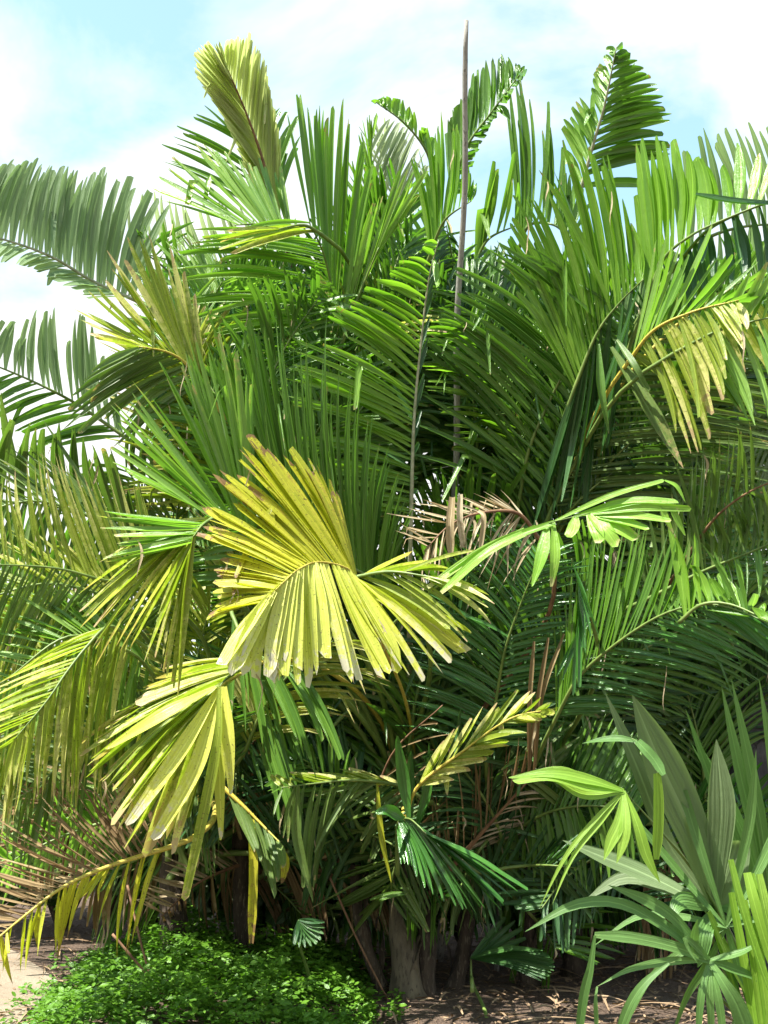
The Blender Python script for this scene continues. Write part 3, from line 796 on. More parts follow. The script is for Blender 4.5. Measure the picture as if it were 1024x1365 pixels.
# --- lower left
F('central', 'mottled', [(345, 885, 5.7), (318, 900, 5.35), (300, 910, 5.1), (286, 926, 5.0), (290, 946, 4.95)],
  L=[(200, 905), (172, 945), (116, 996), (113, 1023), (130, 1042), (150, 1067), (152, 1103), (165, 1119), (192, 1139), (219, 1143), (236, 1136)],
  n=30, w=22, gap=.62, wk=.95, tip='rag', tat=.1, dL=-.1, tw=8, brk=0, arch=.12, jit=.68, fold=.4, matR='yellow', stalk='stalkyel', label='drooping frond with broad yellow blotched leaflets',
  E=[(((292, 915, 4.9), (288, 1000, 4.8), (246, 1200, 4.8)), 15, 'jag'), (((296, 915, 4.95), (292, 1000, 4.85), (295, 1122, 4.85)), 17, 'jag', 1), (((300, 915, 4.9), (304, 980, 4.82), (308, 1060, 4.82)), 20, 'jag', 1),
     (((290, 920, 4.95), (262, 1020, 4.8), (205, 1120, 4.8)), 22, 'jag', 1), (((290, 920, 4.95), (240, 1000, 4.8), (170, 1100, 4.8)), 22, 'jag', 1), (((288, 915, 4.95), (220, 950, 4.8), (140, 1000, 4.8)), 20, 'jag', 1)])
F('central', 'mottled', [(350, 880, 5.8), (322, 892, 5.5), (300, 906, 5.3), (282, 935, 5.2)],
  L=[(225, 880), (185, 930), (130, 985), (128, 1030), (150, 1058), (170, 1085), (182, 1112), (205, 1128), (228, 1120), (240, 1100)],
  n=26, w=15, gap=.7, dL=-.1, tw=10, arch=.12, matR='yellow', tip='rag', tat=.08, wk=.8)
F('central', 'green', [(310, 820, 6.2), (330, 862, 5.9), (360, 880, 5.7), (400, 890, 5.6)],
  L=[(300, 960), (340, 985), (364, 1016), (384, 996), (398, 990), (413, 1022), (440, 1000), (461, 1011)], n=11, w=14, arch=.1, brk=0, matR='mottled')
F('left_feather', 'mottled', [(175, 850, 5.6), (145, 835, 5.45), (116, 862, 5.3), (89, 896, 5.2), (62, 935, 5.1), (20, 985, 5.0)],
  L=[(90, 850), (40, 890), (-10, 915), (-30, 950), (-50, 990), (-40, 1040)], R=[(150, 1000), (118, 1040), (106, 1078), (95, 1082), (75, 1075), (55, 1070), (34, 1058), (5, 1050)], n=22, w=9, tip='point', dL=.05, dR=-.1, brk=.02, arch=.1, nR=20, wR=11)
F('left_feather', 'brown', [(225, 1130, 5.6), (188, 1141, 5.5), (137, 1158, 5.35), (85, 1182, 5.2), (34, 1220, 5.1), (-20, 1265, 5.0)],
  L=[(190, 1040), (140, 1030), (109, 1042), (60, 1062), (5, 1090), (-20, 1120), (-30, 1145), (-40, 1170), (-50, 1195), (-70, 1235), (-80, 1290)],
  R=[(185, 1235), (172, 1268), (157, 1294), (128, 1215), (105, 1200), (82, 1280), (72, 1264), (46, 1270), (27, 1307), (4, 1304), (-30, 1320)],
  n=34, nR=15, w=6, wR=10, gap=1.2, tip='point', matR='gold', dL=.15, dR=-.08, tw=30, jit=2.0, brk=.02, arch=.03, stalk='stalkyel', sr=.016, label='dead brown frond with a yellow midrib hanging over the path')
F('left_feather', 'tan', [(330, 1150, 7.6), (300, 1160, 7.4), (260, 1180, 7.2), (215, 1222, 7.0)],
  L=[(290, 1130), (250, 1130), (200, 1165), (180, 1200)], R=[(320, 1230), (300, 1245), (260, 1240), (225, 1235)], n=16, w=5, tip='point', jit=2, matR='brown', stalk='stalkbrown', label='shrivelled grey-brown dead frond behind the ground cover')
F('left_rear', 'silver', [(150, 1040, 8.6), (100, 1030, 8.5), (40, 1035, 8.4), (-40, 1050, 8.3)],
  R=[(165, 1150), (120, 1165), (80, 1180), (40, 1190), (0, 1190), (-50, 1190)], n=14, w=12, brk=0, dR=-.1, tip='point')
F('left_feather', 'light', [(160, 1090, 6.8), (110, 1105, 6.7), (60, 1125, 6.6), (10, 1150, 6.5)],
  L=[(130, 1060), (80, 1075), (30, 1090), (-20, 1120)], R=[(140, 1150), (90, 1165), (40, 1180), (-10, 1190)], n=14, w=9, brk=0, tip='point')
for (x0, y0, x1, y1, d_, mt) in ((150, 800, -20, 800, 6.1, 'mottled'), (175, 870, 10, 905, 5.8, 'light'), (140, 700, -40, 690, 6.4, 'olive'), (150, 940, -10, 1010, 6.0, 'mottled'), (210, 980, 60, 1040, 6.2, 'olive')):
    xm, ym = (x0 + x1) / 2, min(y0, y1) - 22
    F('left_feather', mt, [(x0 + 40, y0 + 45, d_ + .2), (x0, y0, d_), (xm, ym, d_ - .2), (x1, y1, d_ - .35), (x1 - 50, y1 + 30, d_ - .4)],
      L=[(x0 - 30, y0 - 60), (xm - 30, ym - 75), (x1 - 50, y1 - 50), (x1 - 90, y1)], R=[(x0 + 40, y0 + 130), (x0 - 20, y0 + 140), (xm - 15, ym + 150), (x1 - 10, y1 + 130), (x1 - 50, y1 + 110)],
      n=26, nR=34, w=9, tip='point', dL=.05, dR=-.12, tw=22, brk=.08, arch=.1, jit=1.2, tat=.07)
# --- lower centre
F('central', 'mottled', [(560, 1062, 6.5), (527, 1046, 6.4), (470, 1040, 6.2), (415, 1045, 6.1), (375, 1050, 6.0)],
  L=[(520, 1035), (470, 1026), (420, 1030), (385, 1030), (358, 1034)], R=[(520, 1090), (480, 1090), (445, 1085), (425, 1130), (416, 1190), (395, 1150), (360, 1085)], n=12, w=10, tw=30, dL=.05, dR=-.1, matR='olive', brk=.1)
F('central', 'olive', [(298, 1050, 6.1), (322, 1072, 6.05), (348, 1098, 6.0), (375, 1125, 5.9)],
  L=[(330, 1120), (350, 1150), (366, 1194), (372, 1172), (385, 1150)], n=6, w=14, stalk='stalkyel', sr=.014, brk=0, crown=False,
  E=[(((334, 1084, 6.03), (338, 1150, 5.9), (335, 1258, 5.85)), 12, 'strip', 1), (((372, 1125, 5.9), (380, 1150, 5.85), (376, 1178, 5.85)), 12, 'jag', 1), (((398, 1047, 6.0), (395, 1110, 5.95), (418, 1203, 5.9)), 13, 'jag', 0), (((503, 1044, 6.3), (508, 1110, 6.2), (522, 1178, 6.15)), 8, 'jag', 1)], matR='gold')
F('central', 'mottled', [(540, 1100, 6.3), (556, 1050, 6.2), (615, 1003, 6.1), (680, 958, 6.0), (738, 945, 5.9)],
  L=[(580, 1000), (620, 960), (665, 932), (700, 916), (725, 930), (742, 945)], R=[(600, 1045), (650, 1010), (690, 985), (720, 960), (744, 948)], n=10, w=13, tw=20, dL=.05, dR=-.1, brk=0, t0=.2, stalk='stalkyel')
F('central', 'glossy', [(530, 1160, 6.4), (530, 1100, 6.3), (544, 1091, 6.2), (558, 1101, 6.1), (568, 1112, 6.05)],
  L=[(530, 1150), (545, 1152), (556, 1170), (570, 1184), (582, 1194), (604, 1208), (620, 1214), (637, 1217), (655, 1212), (679, 1207), (690, 1195), (697, 1186), (696, 1172)],
  n=15, w=12, t0=.45, dL=-.15, tw=10, brk=0, jit=.5, arch=.08, label='glossy fan-like green frond in front of the stems',
  E=[(((545, 1090, 6.2), (538, 1040, 6.2), (529, 981, 6.2)), 17, 'jag'), (((548, 1090, 6.3), (546, 1040, 6.3), (548, 1000, 6.3)), 15, 'jag'), (((540, 1092, 6.2), (518, 1080, 6.1), (500, 1083, 6.1)), 18, 'jag'), (((556, 1100, 6.3), (570, 1050, 6.3), (572, 990, 6.3)), 13, 'point')])
# --- brown dead fronds in the shade right of the middle
F('central', 'brown', [(560, 1235, 7.1), (575, 1190, 6.95), (622, 1134, 6.8), (660, 1090, 6.7), (703, 1042, 6.6)],
  L=[(585, 1110), (575, 1075), (580, 1050), (610, 1020), (650, 985), (690, 985), (710, 1010)], R=[(640, 1150), (690, 1120), (720, 1090), (740, 1050)], n=16, w=4, tip='point', jit=2, brk=.15, matR='tan', stalk='stalkbrown', sr=.022, crown=False, label='dead brown frond with a thick reddish stalk',
  E=[(((712, 1030, 6.4), (722, 930, 6.3), (752, 845, 6.3)), 6, 'strip'), (((705, 1030, 6.4), (716, 940, 6.3), (731, 850, 6.3)), 6, 'strip'), (((706, 1030, 6.4), (706, 940, 6.3), (712, 855, 6.3)), 6, 'strip')])
F('central', 'brown', [(545, 1210, 7.0), (500, 1110, 6.8), (520, 1010, 6.6), (590, 940, 6.4)], L=[(560, 1060), (590, 1000), (620, 960)], n=5, w=5, tip='point', stalk='stalkbrown', jit=2)
# --- thatch of dead leaves behind the fan palm
F('right_rear', 'brown', [(915, 1120, 7.6), (895, 1130, 7.4), (872, 1150, 7.3), (858, 1180, 7.25)],
  L=[(905, 1300), (890, 1318), (878, 1322), (868, 1310), (858, 1290), (850, 1270)], n=22, w=7, tip='strip', dL=-.05, stalk='stalkbrown', jit=1, arch=0, label='skirt of dead brown leaves hanging against the trunk')
#@FILL
def top_edge(x):
    k = [(-80, 620), (40, 600), (110, 560), (130, 470), (190, 320), (230, 300), (330, 270), (420, 250), (480, 230), (560, 225), (640, 300), (700, 290), (800, 270), (900, 260), (1120, 250)]
    for (a, ya), (b, yb) in zip(k, k[1:]):
        if a <= x <= b:
            return ya + (yb - ya) * (x - a) / (b - a)
    return 600


def filler(key, mats, cnt, x0, x1, y0, y1, d0, d1, ln=(220, 340), wd=(90, 150), w=9, up=1.0, tip='jag', n=30, ang=None, gap=1.25):
    root, cr = PALM[key]
    made = 0
    tries = 0
    while made < cnt and tries < 4000:
        tries += 1
        sx, sy = random.uniform(x0, x1), random.uniform(y0, y1)
        cxp = cr.x / cr.y * FPX + CX
        a = math.radians(90) - (sx - cxp) / 260 * math.radians(55) * random.uniform(.4, 1.2) + random.gauss(0, .25)
        if ang:
            a = math.radians(random.uniform(*ang))
        ll = random.uniform(*ln)
        d = random.uniform(d0, d1)
        curl = random.uniform(.2, .9) * (1 if math.cos(a) > 0 else -1)
        r = []
        x, y, aa = sx, sy, a
        for i in range(5):
            r.append((x, y, d - .09 * i * random.uniform(.2, 1.6)))
            x += math.cos(aa) * ll / 4; y -= math.sin(aa) * ll / 4 * up
            aa -= curl / 4
        if any(p[1] < top_edge(p[0]) + 14 or p[0] < 85 - 150 * (p[1] > 620) for p in r[1:]):
            continue
        h = random.uniform(*wd)
        Lc, Rc = [], []
        ok = True
        for i, p in enumerate(r):
            q0, q1 = r[max(0, i - 1)], r[min(4, i + 1)]
            tx, ty = q1[0] - q0[0], q1[1] - q0[1]
            m = math.hypot(tx, ty); tx /= m; ty /= m
            f = (.75, 1, 1, .8, .35)[i] * h
            sw = .55 + .45 * i / 4
            for sgn, C in ((1, Lc), (-1, Rc)):
                qx, qy = p[0] + (ty * sgn * .85 + tx * sw) * f, p[1] + (-tx * sgn * .85 + ty * sw) * f
                if qy < top_edge(qx) + 8 or (qx < 100 and qy < 585):
                    ok = False
                C.append((qx, qy))
        if not ok:
            continue
        made += 1
        F(key, random.choice(mats), r, L=Lc, R=Rc, n=n, w=w * random.uniform(.85, 1.2), dL=random.uniform(-.3, .1), dR=random.uniform(-.1, .4), tip=tip, tw=random.uniform(10, 35), seg=5, brk=.08, sag=random.uniform(0, .15), gap=gap, sunny=random.random() < .5)
    return made


filler('back', ['green', 'light', 'green', 'bright'], 14, 330, 600, 330, 620, 7.6, 8.6)
filler('right_tall', ['green', 'bright', 'green', 'dark', 'light'], 20, 600, 960, 350, 700, 7.2, 8.4)
filler('right_rear', ['green', 'grey', 'olive', 'light'], 14, 850, 1080, 420, 900, 7.4, 8.6)
filler('yellowing', ['green', 'olive', 'mottled', 'green'], 16, 130, 420, 450, 900, 6.9, 8.0)
filler('left_rear', ['green', 'grey', 'green'], 9, 180, 420, 400, 700, 8.2, 9.0)
filler('left_feather', ['mottled', 'mottled', 'light', 'mottled'], 11, 60, 330, 800, 1080, 6.4, 7.6, ln=(160, 260), wd=(90, 140), tip='point', w=8)
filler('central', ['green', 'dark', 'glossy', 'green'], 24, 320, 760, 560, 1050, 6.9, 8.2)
filler('right_feather', ['glossy', 'dark', 'green'], 14, 640, 980, 820, 1120, 6.9, 8.2, ln=(180, 280))

filler('central', ['green', 'dark', 'green'], 9, 540, 720, 560, 760, 7.9, 8.6, ln=(150, 260), wd=(90, 140), n=34)
filler('yellowing', ['mottled', 'olive', 'mottled', 'light'], 7, 120, 330, 500, 720, 7.2, 7.8, ln=(130, 220), wd=(90, 140), n=26)
filler('central', ['olive', 'green', 'dark'], 6, 300, 470, 880, 1000, 6.6, 7.2, ln=(110, 180), wd=(90, 140), ang=(185, 330), n=20)
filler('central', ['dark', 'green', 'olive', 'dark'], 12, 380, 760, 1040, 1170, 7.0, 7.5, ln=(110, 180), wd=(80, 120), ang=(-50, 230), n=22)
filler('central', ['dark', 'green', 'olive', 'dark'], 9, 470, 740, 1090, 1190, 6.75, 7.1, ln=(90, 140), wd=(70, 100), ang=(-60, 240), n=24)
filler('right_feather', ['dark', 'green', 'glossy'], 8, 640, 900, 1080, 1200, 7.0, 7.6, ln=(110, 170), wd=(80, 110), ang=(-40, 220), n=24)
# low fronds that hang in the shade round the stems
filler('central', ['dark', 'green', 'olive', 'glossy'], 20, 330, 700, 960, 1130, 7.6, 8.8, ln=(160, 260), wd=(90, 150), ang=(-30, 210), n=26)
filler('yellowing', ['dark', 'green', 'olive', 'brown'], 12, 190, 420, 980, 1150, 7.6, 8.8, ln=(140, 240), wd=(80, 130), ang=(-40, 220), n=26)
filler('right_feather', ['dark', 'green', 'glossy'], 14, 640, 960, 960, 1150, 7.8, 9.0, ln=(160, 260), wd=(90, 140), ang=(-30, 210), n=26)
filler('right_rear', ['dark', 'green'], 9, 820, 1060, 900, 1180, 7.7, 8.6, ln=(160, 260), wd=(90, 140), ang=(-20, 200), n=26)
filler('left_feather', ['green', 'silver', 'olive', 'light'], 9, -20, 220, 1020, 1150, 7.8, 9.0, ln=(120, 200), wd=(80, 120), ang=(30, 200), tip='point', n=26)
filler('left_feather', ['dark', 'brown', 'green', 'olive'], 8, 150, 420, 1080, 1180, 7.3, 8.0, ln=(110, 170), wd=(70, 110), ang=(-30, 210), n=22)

# ------------------------------------------------------------------ fan palm in the right foreground
fp = thing('fan_palm', 'fan palm with broad pleated blades in the lower right foreground', 'palm', ((960 - CX) / FPX * 4.3, 4.3, 0))
PALM['fan'] = (fp, Vector((fp.location.x + .02, 4.35, .35)))
mb = MB()
tb = Vector((fp.location.x, 4.35, -.05))
tube(mb, [tb + Vector((0, 0, .42 * i / 8)) for i in range(9)], lambda s: .09 - .02 * s, 12, rough=.3)
mb.build('trunk', M['bark'], fp)


def fan(mat, hub, blades, stalk=None, matR=None, sr=.008, label=None, crown=True):
    """a fan leaf: hub (x, y, d); blades: ((points after the hub), width, kind)"""
    E = []
    for b in blades:
        E.append(((hub,) + tuple((p[0], p[1], hub[2] + (p[2] if len(p) > 2 else 0)) for p in b[0]), b[1], b[2]) + tuple(b[3:]))
    st = stalk or (hub[0] + 4, hub[1] + 30, hub[2] + .06)
    return F('fan', mat, [st, ((st[0] + hub[0]) / 2, (st[1] + hub[1]) / 2, (st[2] + hub[2]) / 2), hub], E=E, matR=matR, sr=sr if crown else .002, fold=.22, label=label, crown=crown)


fan('fangrey', (954, 1212, 4.15), [
    (((925, 1110, -.05), (880, 1010, -.12), (843, 927, -.15)), 66, 'wide'),
    (((890, 1120, .02), (850, 1020, 0), (806, 922, -.02)), 27, 'wide'),
    (((958, 1140, -.02), (962, 1070, -.05), (955, 986, -.05)), 36, 'wide'),
    (((972, 1160, 0), (982, 1130, .02), (984, 1120, .02)), 52, 'jag'),
    (((915, 1200, -.1), (900, 1210, -.15), (897, 1232, -.18)), 24, 'wide', 1),
    (((985, 1206, -.05), (1002, 1206, -.08), (1030, 1214, -.1)), 12, 'wide', 1),
    (((980, 1215, -.05), (1004, 1232, -.08), (1030, 1262, -.1)), 14, 'wide', 1),
    (((940, 1240, -.12), (935, 1275, -.15), (930, 1290, -.15)), 24, 'wide', 1),
    (((960, 1250, -.08), (975, 1300, -.1), (990, 1400, -.1)), 16, 'wide', 1),
    (((862, 1165, .12), (800, 1140, .15), (750, 1120, .16)), 24, 'wide'),
    (((880, 1180, .15), (830, 1170, .2), (780, 1200, .2)), 18, 'wide')], matR='fan', label='leaf with broad grey-green pleated blades')
fan('fan', (832, 1054, 3.95), [
    (((790, 1040, -.03), (735, 1030, -.05), (678, 1037, -.05)), 16, 'jag', 1),
    (((788, 1050, -.04), (735, 1036, -.06), (684, 1043, -.07)), 13, 'jag', 1),
    (((780, 1058, -.02), (740, 1038, -.03), (700, 1036, -.04)), 16, 'point', 1),
    (((826, 1095, -.06), (815, 1120, -.08), (805, 1147, -.09)), 17, 'wide', 1),
    (((834, 1098, -.07), (830, 1125, -.09), (822, 1151, -.1)), 15, 'wide', 1),
    (((850, 1100, -.06), (862, 1140, -.08), (880, 1177, -.09)), 15, 'wide', 1),
    (((800, 1085, -.04), (755, 1140, -.06), (719, 1211, -.07)), 7, 'point', 1),
    (((805, 1090, -.04), (765, 1140, -.06), (736, 1206, -.07)), 7, 'point', 1),
    (((800, 1048, .02), (750, 1024, .03), (700, 1030, .03)), 7, 'point', 1)], stalk=(900, 1130, 4.1), matR='fansunlit')
fan('fan', (946, 1280, 3.95), [
    (((900, 1262, -.05), (845, 1250, -.1), (793, 1246, -.14)), 15, 'strip'),
    (((895, 1281, -.05), (840, 1292, -.1), (796, 1315, -.14)), 11, 'point'),
    (((900, 1225, .0), (862, 1200, 0), (811, 1180, .0)), 16, 'wide'),
    (((890, 1235, .02), (830, 1200, .03), (795, 1203, .04)), 13, 'point'),
    (((842, 1210, .0), (770, 1205, -.02), (700, 1242, -.03)), 14, 'wide'),
    (((936, 1320, -.05), (932, 1360, -.06), (930, 1420, -.06)), 10, 'point'),
    (((946, 1320, -.05), (948, 1360, -.06), (950, 1430, -.06)), 11, 'point'),
    (((955, 1320, -.05), (962, 1360, -.06), (966, 1430, -.06)), 11, 'point'),
    (((965, 1310, -.05), (985, 1345, -.06), (1010, 1420, -.06)), 26, 'wide'),
    (((930, 1268, -.02), (926, 1250, -.04), (930, 1225, -.05)), 14, 'wide'),
    (((915, 1250, -.06), (918, 1265, -.07), (930, 1284, -.08)), 9, 'point'),
    (((975, 1290, 0), (1000, 1300, 0), (1024, 1315, 0)), 12, 'point'),
    (((985, 1270, 0), (1005, 1262, 0), (1024, 1264, 0)), 9, 'point')])
fan('fan', (793, 1247, 3.8), [(((787, 1290, -.02), (778, 1330, -.03), (768, 1410, -.04)), 13, 'jag')], stalk=(800, 1247, 3.8), crown=False)
fan('fan', (892, 1284, 3.82), [(((860, 1310, -.03), (838, 1345, -.05), (815, 1410, -.06)), 15, 'wide')], stalk=(900, 1282, 3.82), crown=False)
fan('fan', (796, 1315, 3.8), [(((794, 1335, -.02), (795, 1360, -.02), (796, 1410, -.03)), 6, 'point')], stalk=(800, 1313, 3.8), crown=False)
fan('fan', (1030, 1260, 4.3), [
    (((985, 1130, 0), (945, 1030, -.02), (914, 945, -.05)), 15, 'wide'),
    (((995, 1120, 0), (955, 1050, .02), (921, 990, .03)), 14, 'point'),
    (((1010, 1130, -.05), (985, 1020, -.08), (962, 915, -.1)), 17, 'wide'),
    (((1020, 1130, -.05), (1000, 1020, -.08), (975, 905, -.1)), 17, 'wide'),
    (((1016, 1130, -.02), (996, 1030, -.05), (985, 935, -.06)), 12, 'wide'),
    (((1005, 1150, .03), (975, 1070, .05), (938, 1000, .06)), 12, 'wide'),
    (((1040, 1130, -.05), (1030, 1020, -.08), (1012, 905, -.1)), 17, 'wide'),
    (((1060, 1130, -.05), (1060, 1020, -.08), (1040, 900, -.1)), 24, 'wide')], stalk=(1040, 1330, 4.35))
fan('fan', (968, 1235, 4.05), [
    (((940, 1150, .02), (915, 1070, .05), (893, 985, .06)), 13, 'wide'),
    (((920, 1180, .05), (870, 1120, .08), (832, 1075, .1)), 12, 'wide'),
    (((985, 1160, 0), (1000, 1090, 0), (1008, 1000, 0)), 14, 'wide'),
    (((1000, 1180, 0), (1030, 1120, 0), (1060, 1050, 0)), 14, 'wide'),
    (((910, 1222, .04), (850, 1222, .06), (790, 1262, .06)), 10, 'point'),
    (((915, 1265, .04), (870, 1300, .06), (838, 1362, .06)), 10, 'point'),
    (((940, 1290, .02), (915, 1330, .03), (890, 1400, .03)), 11, 'point'),
    (((985, 1290, 0), (1000, 1340, 0), (1012, 1400, 0)), 11, 'point'),
    (((1010, 1225, 0), (1050, 1222, 0), (1090, 1240, 0)), 12, 'wide')])
F('fan', 'fansunlit', [(1060, 1330, 4.1), (1050, 1200, 4.0), (1030, 1150, 3.95)], fold=.45, sr=.008, E=[
    (((974, 1146, 3.95), (992, 1215, 3.9), (1030, 1330, 3.85)), 13, 'strip'),
    (((996, 1163, 3.95), (1008, 1210, 3.9), (1035, 1300, 3.86)), 15, 'strip'),
    (((1012, 1165, 3.93), (1024, 1220, 3.88), (1050, 1330, 3.84)), 16, 'strip'),
    (((1004, 1164, 3.97), (1016, 1220, 3.93), (1040, 1320, 3.9)), 12, 'jag'),
    (((975, 1190, 4.0), (990, 1270, 3.97), (1012, 1400, 3.93)), 12, 'strip'),
    (((992, 1200, 3.98), (1006, 1280, 3.95), (1022, 1400, 3.9)), 14, 'strip'),
    (((1008, 1230, 3.96), (1016, 1300, 3.93), (1030, 1400, 3.9)), 13, 'strip')], label='bent bright yellow-green leaf at the right edge')
fan('fansunlit', (945, 1215, 4.05), [
    (((965, 1270, .0), (985, 1330, .0), (1005, 1400, .0)), 13, 'point'),
    (((975, 1280, .0), (1000, 1330, .0), (1030, 1400, .0)), 14, 'point')])

fan('fan', (850, 988, 3.93), [(((862, 1000, -.02), (874, 1014, -.03), (885, 1033, -.05)), 15, 'strip')], stalk=(842, 984, 3.95), crown=False)
fan('fansunlit', (876, 1031, 3.88), [(((878, 1060, 0), (878, 1095, 0), (875, 1146, 0)), 15, 'strip')], stalk=(878, 1029, 3.88), crown=False)
fan('fan', (850, 988, 3.95), [(((826, 984, 0), (800, 986, .01), (776, 991, .02)), 9, 'point')], stalk=(856, 990, 3.95), crown=False)

# small fan-leaved seedlings under the clump
def seedling(label, px, d, leaves):
    t = thing('fan_palm_seedling', label, 'seedling', ((px - CX) / FPX * d, d, 0), 'fan palm seedlings')
    PALM['seed'] = (t, Vector((t.location.x, d, .02)))
    for hub, bl, mat in leaves:
        E = [((hub,) + tuple(b), wd, 'jag') for b, wd in bl]
        F('seed', mat, [(hub[0], hub[1] + 12, hub[2]), (hub[0], hub[1] + 6, hub[2]), hub], E=E, sr=.006)


def fanblades(hub, a0, a1, n, ln, w, dd=-.1, drop=0):
    out = []
    for i in range(n):
        a = R(a0 + (a1 - a0) * i / (n - 1))
        l = ln * (.85 + .15 * math.sin(math.pi * (i + .5) / n))
        tx, ty = hub[0] + math.cos(a) * l, hub[1] - math.sin(a) * l
        out.append((((hub[0] + tx) / 2, (hub[1] + ty) / 2 - drop, hub[2] + dd * .5), (tx, ty + drop, hub[2] + dd)))
    return [(o, w) for o in out]


h1 = (628, 1277, 6.9)
h2 = (398, 1226, 6.3)
seedling('low seedling fan leaf on the mulch right of the palm stems', 620, 6.9,
         [(h1, fanblades(h1, 9, -15, 11, 112, 8, -.35, 5), 'dark'), (h1, fanblades(h1, 50, 10, 5, 80, 9, .1), 'dark')])
seedling('small fan-leaved seedling rising from the ground cover', 398, 6.9,
         [(h2, fanblades(h2, -5, -100, 9, 40, 8, -.1), 'dark')])

# ------------------------------------------------------------------ poles
def straight_pole(name, label, top, base, d, w0, w1, d2=None):
    a = P(top[0], top[1], d)
    b2 = P(base[0], base[1], d2 or d)
    k = (0 - a.z) / (b2.z - a.z)
    g = a.lerp(b2, k)
    t = Vector((g.x, g.y, 0))
    mb = MB()
    tube(mb, [t.lerp(a, i / 40) + Vector((.012 * math.sin(i * .6), .008 * math.sin(i * .9), 0)) - t for i in range(41)],
         lambda s: (w1 + (w0 - w1) * s) * d / FPX * .5 * (.8 if s > .985 else 1), 10, rough=.10)
    o = mb.build(name, M['pole'])
    o.location = t
    o['label'] = label; o['category'] = 'pole'
    return o


straight_pole('bare_pole', 'tall thin bare grey pole standing up out of the palms into the sky', (624, 28), (607, 590), 6.55, 7, 14, 7.15)
straight_pole('bare_stake', 'short thin grey stake half hidden in leaves right of the tall pole', (673, 345), (671, 520), 7.7, 5, 8)

# ------------------------------------------------------------------ ground cover
mb = MB()


def mound(x, y):
    """height of the ground cover over the soil, 0 outside"""
    ed = 1e9
    xl = -2.16 - .10 * (y - 6.8) + .3 * mnoise.noise(Vector((y * 2, 1, 1)))
    xr = -.10 + .2 * mnoise.noise(Vector((y * 3, 7, 1))) - .12 * max(0, y - 7.2)
    yn = 5.6; yf = 8.8
    ed = min(x - xl, xr - x, y - yn, (yf - y))
    if ed <= 0:
        return 0
    h = .40 * (1 - math.exp(-ed * 2.2))
    return max(.02, h * (.75 + .7 * mnoise.noise(Vector((x * 1.7, y * 1.7, 2))) + .5 * mnoise.noise(Vector((x * 5, y * 5, 4)))) + .02)


def oval(mb, p, n, d, L_, W_, rnd):
    sd_ = n.cross(d).normalized()
    q = [p, p + d * L_ * .3 + sd_ * W_ * .45, p + d * L_ * .7 + sd_ * W_ * .42, p + d * L_ - n * L_ * .12, p + d * L_ * .7 - sd_ * W_ * .42, p + d * L_ * .3 - sd_ * W_ * .45, p + d * L_ * .5 - n * W_ * .12]
    i = [mb.vert(q[0], (rnd, 0, .5)), mb.vert(q[1], (rnd, .3, 1)), mb.vert(q[2], (rnd, .7, 1)), mb.vert(q[3], (rnd, 1, .5)), mb.vert(q[4], (rnd, .7, 0)), mb.vert(q[5], (rnd, .3, 0)), mb.vert(q[6], (rnd, .5, .5))]
    mb.face(i[0], i[1], i[6]); mb.face(i[1], i[2], i[6]); mb.face(i[2], i[3], i[6]); mb.face(i[3], i[4], i[6]); mb.face(i[4], i[5], i[6]); mb.face(i[5], i[0], i[6])


cnt = 0
while cnt < 5200:
    x, y = random.uniform(-2.7, .4), random.uniform(5.6, 8.8)
    h = mound(x, y)
    if h <= 0:
        if not (random.random() < .12 and max(mound(x + .22, y), mound(x - .22, y), mound(x, y - .2)) > 0):
            continue
        h = .03
    cnt += 1
    base = Vector((x, y, ground_h(x, y) + h * random.uniform(.45, 1.12) + (random.random() < .10) * random.uniform(.02, .10)))
    stem = Vector((random.gauss(0, .4), random.gauss(-.1, .4), 1)).normalized()
    rs = random.random()
    for k in range(random.randint(4, 6)):
        g = k * 2.4 + rs * 6
        d = Vector((math.cos(g), math.sin(g), .25)).normalized()
        n = (stem + Vector((random.gauss(0, .3), random.gauss(0, .3), .3))).normalized()
        d = (d - n * d.dot(n)).normalized()
        sz = random.choice((random.uniform(.018, .035), random.uniform(.028, .05), random.uniform(.04, .065)))
        oval(mb, base + stem * (k * .008) + d * .008, n, d, sz, sz * .62, min(1, max(0, rs * .7 + random.random() * .3)))
gc = mb.build('ground_cover', M['gcover']); gc['kind'] = 'stuff'
gc['label'] = 'low glossy green ground cover spreading under the palms'

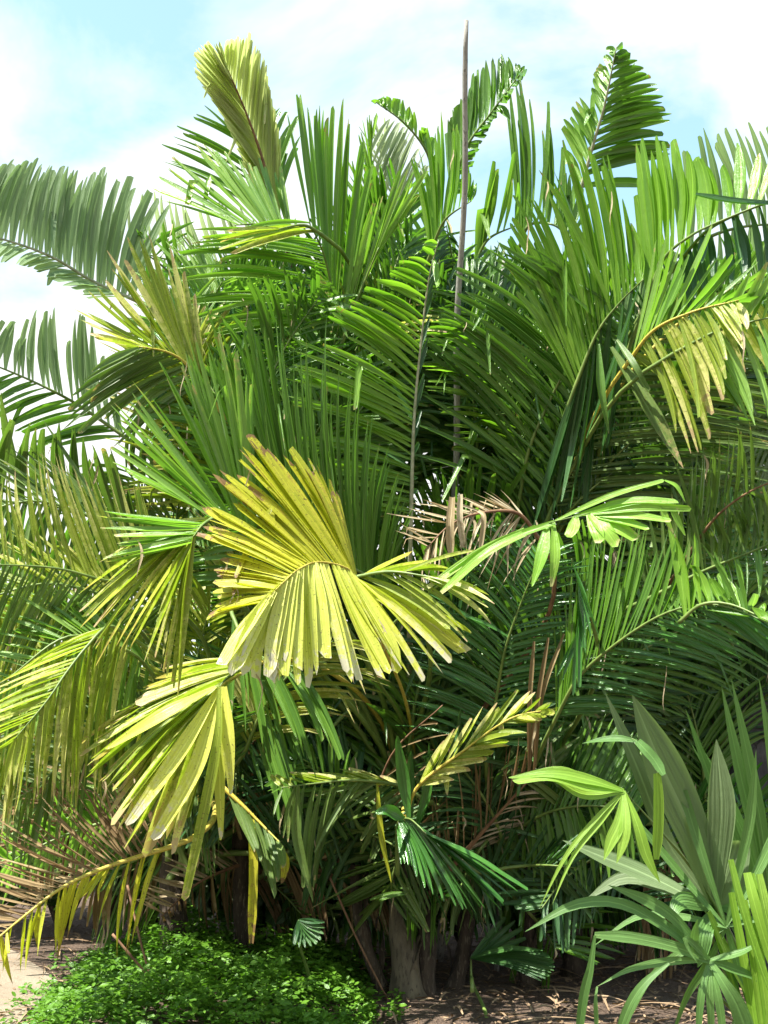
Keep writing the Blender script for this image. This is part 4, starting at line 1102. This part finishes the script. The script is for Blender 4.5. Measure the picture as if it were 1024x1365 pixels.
# leaf litter and mulch chips
mb = MB()
cnt = 0
while cnt < 8000:
    x, y = random.uniform(-4.5, 4.0), random.uniform(5.8, 12.5)
    if mound(x, y) > 0:
        continue
    if x < -2.3 and random.random() < .75:
        continue
    cnt += 1
    g = random.uniform(0, 6.28)
    d = Vector((math.cos(g), math.sin(g), random.uniform(-.1, .25))).normalized()
    n = Vector((random.gauss(0, .3), random.gauss(0, .3), 1)).normalized()
    d = (d - n * d.dot(n)).normalized()
    sz = random.choice([random.uniform(.012, .03), random.uniform(.015, .04), random.uniform(.02, .06), random.uniform(.05, .2)])
    oval(mb, Vector((x, y, ground_h(x, y) + random.uniform(.008, .025))), n, d, sz, min(sz * .5, .018), random.random())
for i in range(420):
    x, y = random.uniform(-3.4, 3.6), random.uniform(6.3, 10)
    if mound(x, y) > .05 or (x < -2.4 and y < 8.5 and random.random() < .7):
        continue
    g = random.uniform(0, 6.28)
    ln = random.uniform(.15, .6)
    a0 = Vector((x, y, ground_h(x, y) + .02)); dv = Vector((math.cos(g), math.sin(g), 0)) * ln
    cv = Vector((-math.sin(g), math.cos(g), 0)) * random.uniform(-.15, .15) * ln
    blade(mb, lambda s, a0=a0, dv=dv, cv=cv: a0 + dv * s + cv * s * s + Vector((0, 0, .03 * math.sin(s * 3.1))), random.uniform(.006, .03), Vector((random.gauss(0, .4), random.gauss(0, .4), 1)).normalized(), 'point', .5, seg=5)
lt = mb.build('leaf_litter', M['litter']); lt['kind'] = 'stuff'

# fallen twigs lying over the ground cover
for pts, lab in ((((150, 1245, 6.4), (205, 1310, 6.3), (228, 1340, 6.3)), 'thin brown fallen stem leaning over the ground cover at its left'),
                 (((170, 1180, 6.5), (190, 1265, 6.3), (212, 1345, 6.2)), 'longer brown fallen stem crossing the left of the ground cover'),
                 (((440, 1170, 6.9), (480, 1260, 6.8), (530, 1358, 6.7)), 'dry brown stem leaning beside the palm stems')):
    q = [P(*p) for p in pts]
    b = q[-1]
    at, _ = lenpar(q)
    mb = MB()
    tube(mb, [at(i / 14) - b for i in range(15)], lambda s: .009 - .003 * s, 6, rough=.3)
    o = mb.build('fallen_stem', M['stalkbrown'])
    o.location = b
    o['label'] = lab; o['category'] = 'stem'; o['group'] = 'fallen stems'

# ------------------------------------------------------------------ shrubs far behind
def shrub(px, d, h, rad, label, n=7000, mat='bush', ls=.15):
    x = (px - CX) / FPX * d
    t = thing('shrub', label, 'shrub', (x, d, 0), 'shrubs behind the palms')
    mb = MB()
    for k in range(6):
        g = k * 1.05
        e = Vector((x + math.cos(g) * rad * .5, d + math.sin(g) * rad * .5, h * .75))
        tube(mb, [Vector((x, d, -.05)).lerp(e, i / 6) for i in range(7)], lambda s: .03 - .02 * s, 6, rough=.2)
    mb.build('stem', M['bark'], t)
    mb = MB()
    cl = [Vector((random.gauss(0, .45), random.gauss(0, .45), random.uniform(-.2, 1))) for _ in range(26)]
    for i in range(n):
        c = random.choice(cl)
        v = Vector((random.gauss(0, 1), random.gauss(0, 1), random.gauss(0, 1))).normalized()
        p = Vector((x + c.x * rad + v.x * rad * .36, d + c.y * rad + v.y * rad * .36, max(.03, h * .5 * (1 + .7 * c.z) + v.z * h * .2)))
        nn = (v + Vector((random.gauss(0, .4), random.gauss(0, .4), .5))).normalized()
        dd = (v.orthogonal() + Vector((random.gauss(0, .6), random.gauss(0, .6), -.3))).normalized()
        dd = (dd - nn * dd.dot(nn)).normalized()
        s = random.uniform(.6, 1.2) * ls
        oval(mb, p, nn, dd, s, s * .5, random.random())
    mb.build('foliage', M[mat], t)


for i, (px, d, h, rad, lab) in enumerate([
        (-40, 13.0, 2.3, 1.4, 'pale sunlit shrub at the far left edge beyond the path'),
        (170, 10.6, 2.2, 1.3, 'dark shrub in the shade behind the brown dead frond'),
        (360, 10.2, 2.6, 1.3, 'dark shrub behind the ground cover'),
        (520, 10.4, 3.0, 1.4, 'dark shrub right behind the central palm stems'),
        (690, 10.2, 2.8, 1.3, 'dark shrub in the shade right of the palm stems'),
        (840, 10.4, 2.8, 1.3, 'dark shrub behind the dead leaf skirt'),
        (610, 9.4, 1.3, .8, 'low dark bush between the stems and the seedling'),
        (770, 9.2, 1.5, .9, 'low dark bush in the gap left of the dead leaf skirt'),
        (430, 9.3, 1.2, .9, 'low dark bush between the ground cover and the palm stems'),
        (110, 10.2, 1.2, .9, 'low dark bush beside the path behind the dead frond'),
        (690, 9.0, 1.1, .8, 'low dark bush behind the seedling leaf'),
        (920, 9.0, 1.3, .9, 'low dark bush right of the dead leaf skirt'),
        (250, 9.6, 1.3, .8, 'low dark bush behind the shrivelled dead frond'),
        (1020, 10.6, 3.0, 1.5, 'dark shrub at the far right behind the dark trunk')]):
    shrub(px, d, h, rad, lab, mat='bush')
for o in bpy.data.objects:
    if '_w' in o:
        del o['_w']
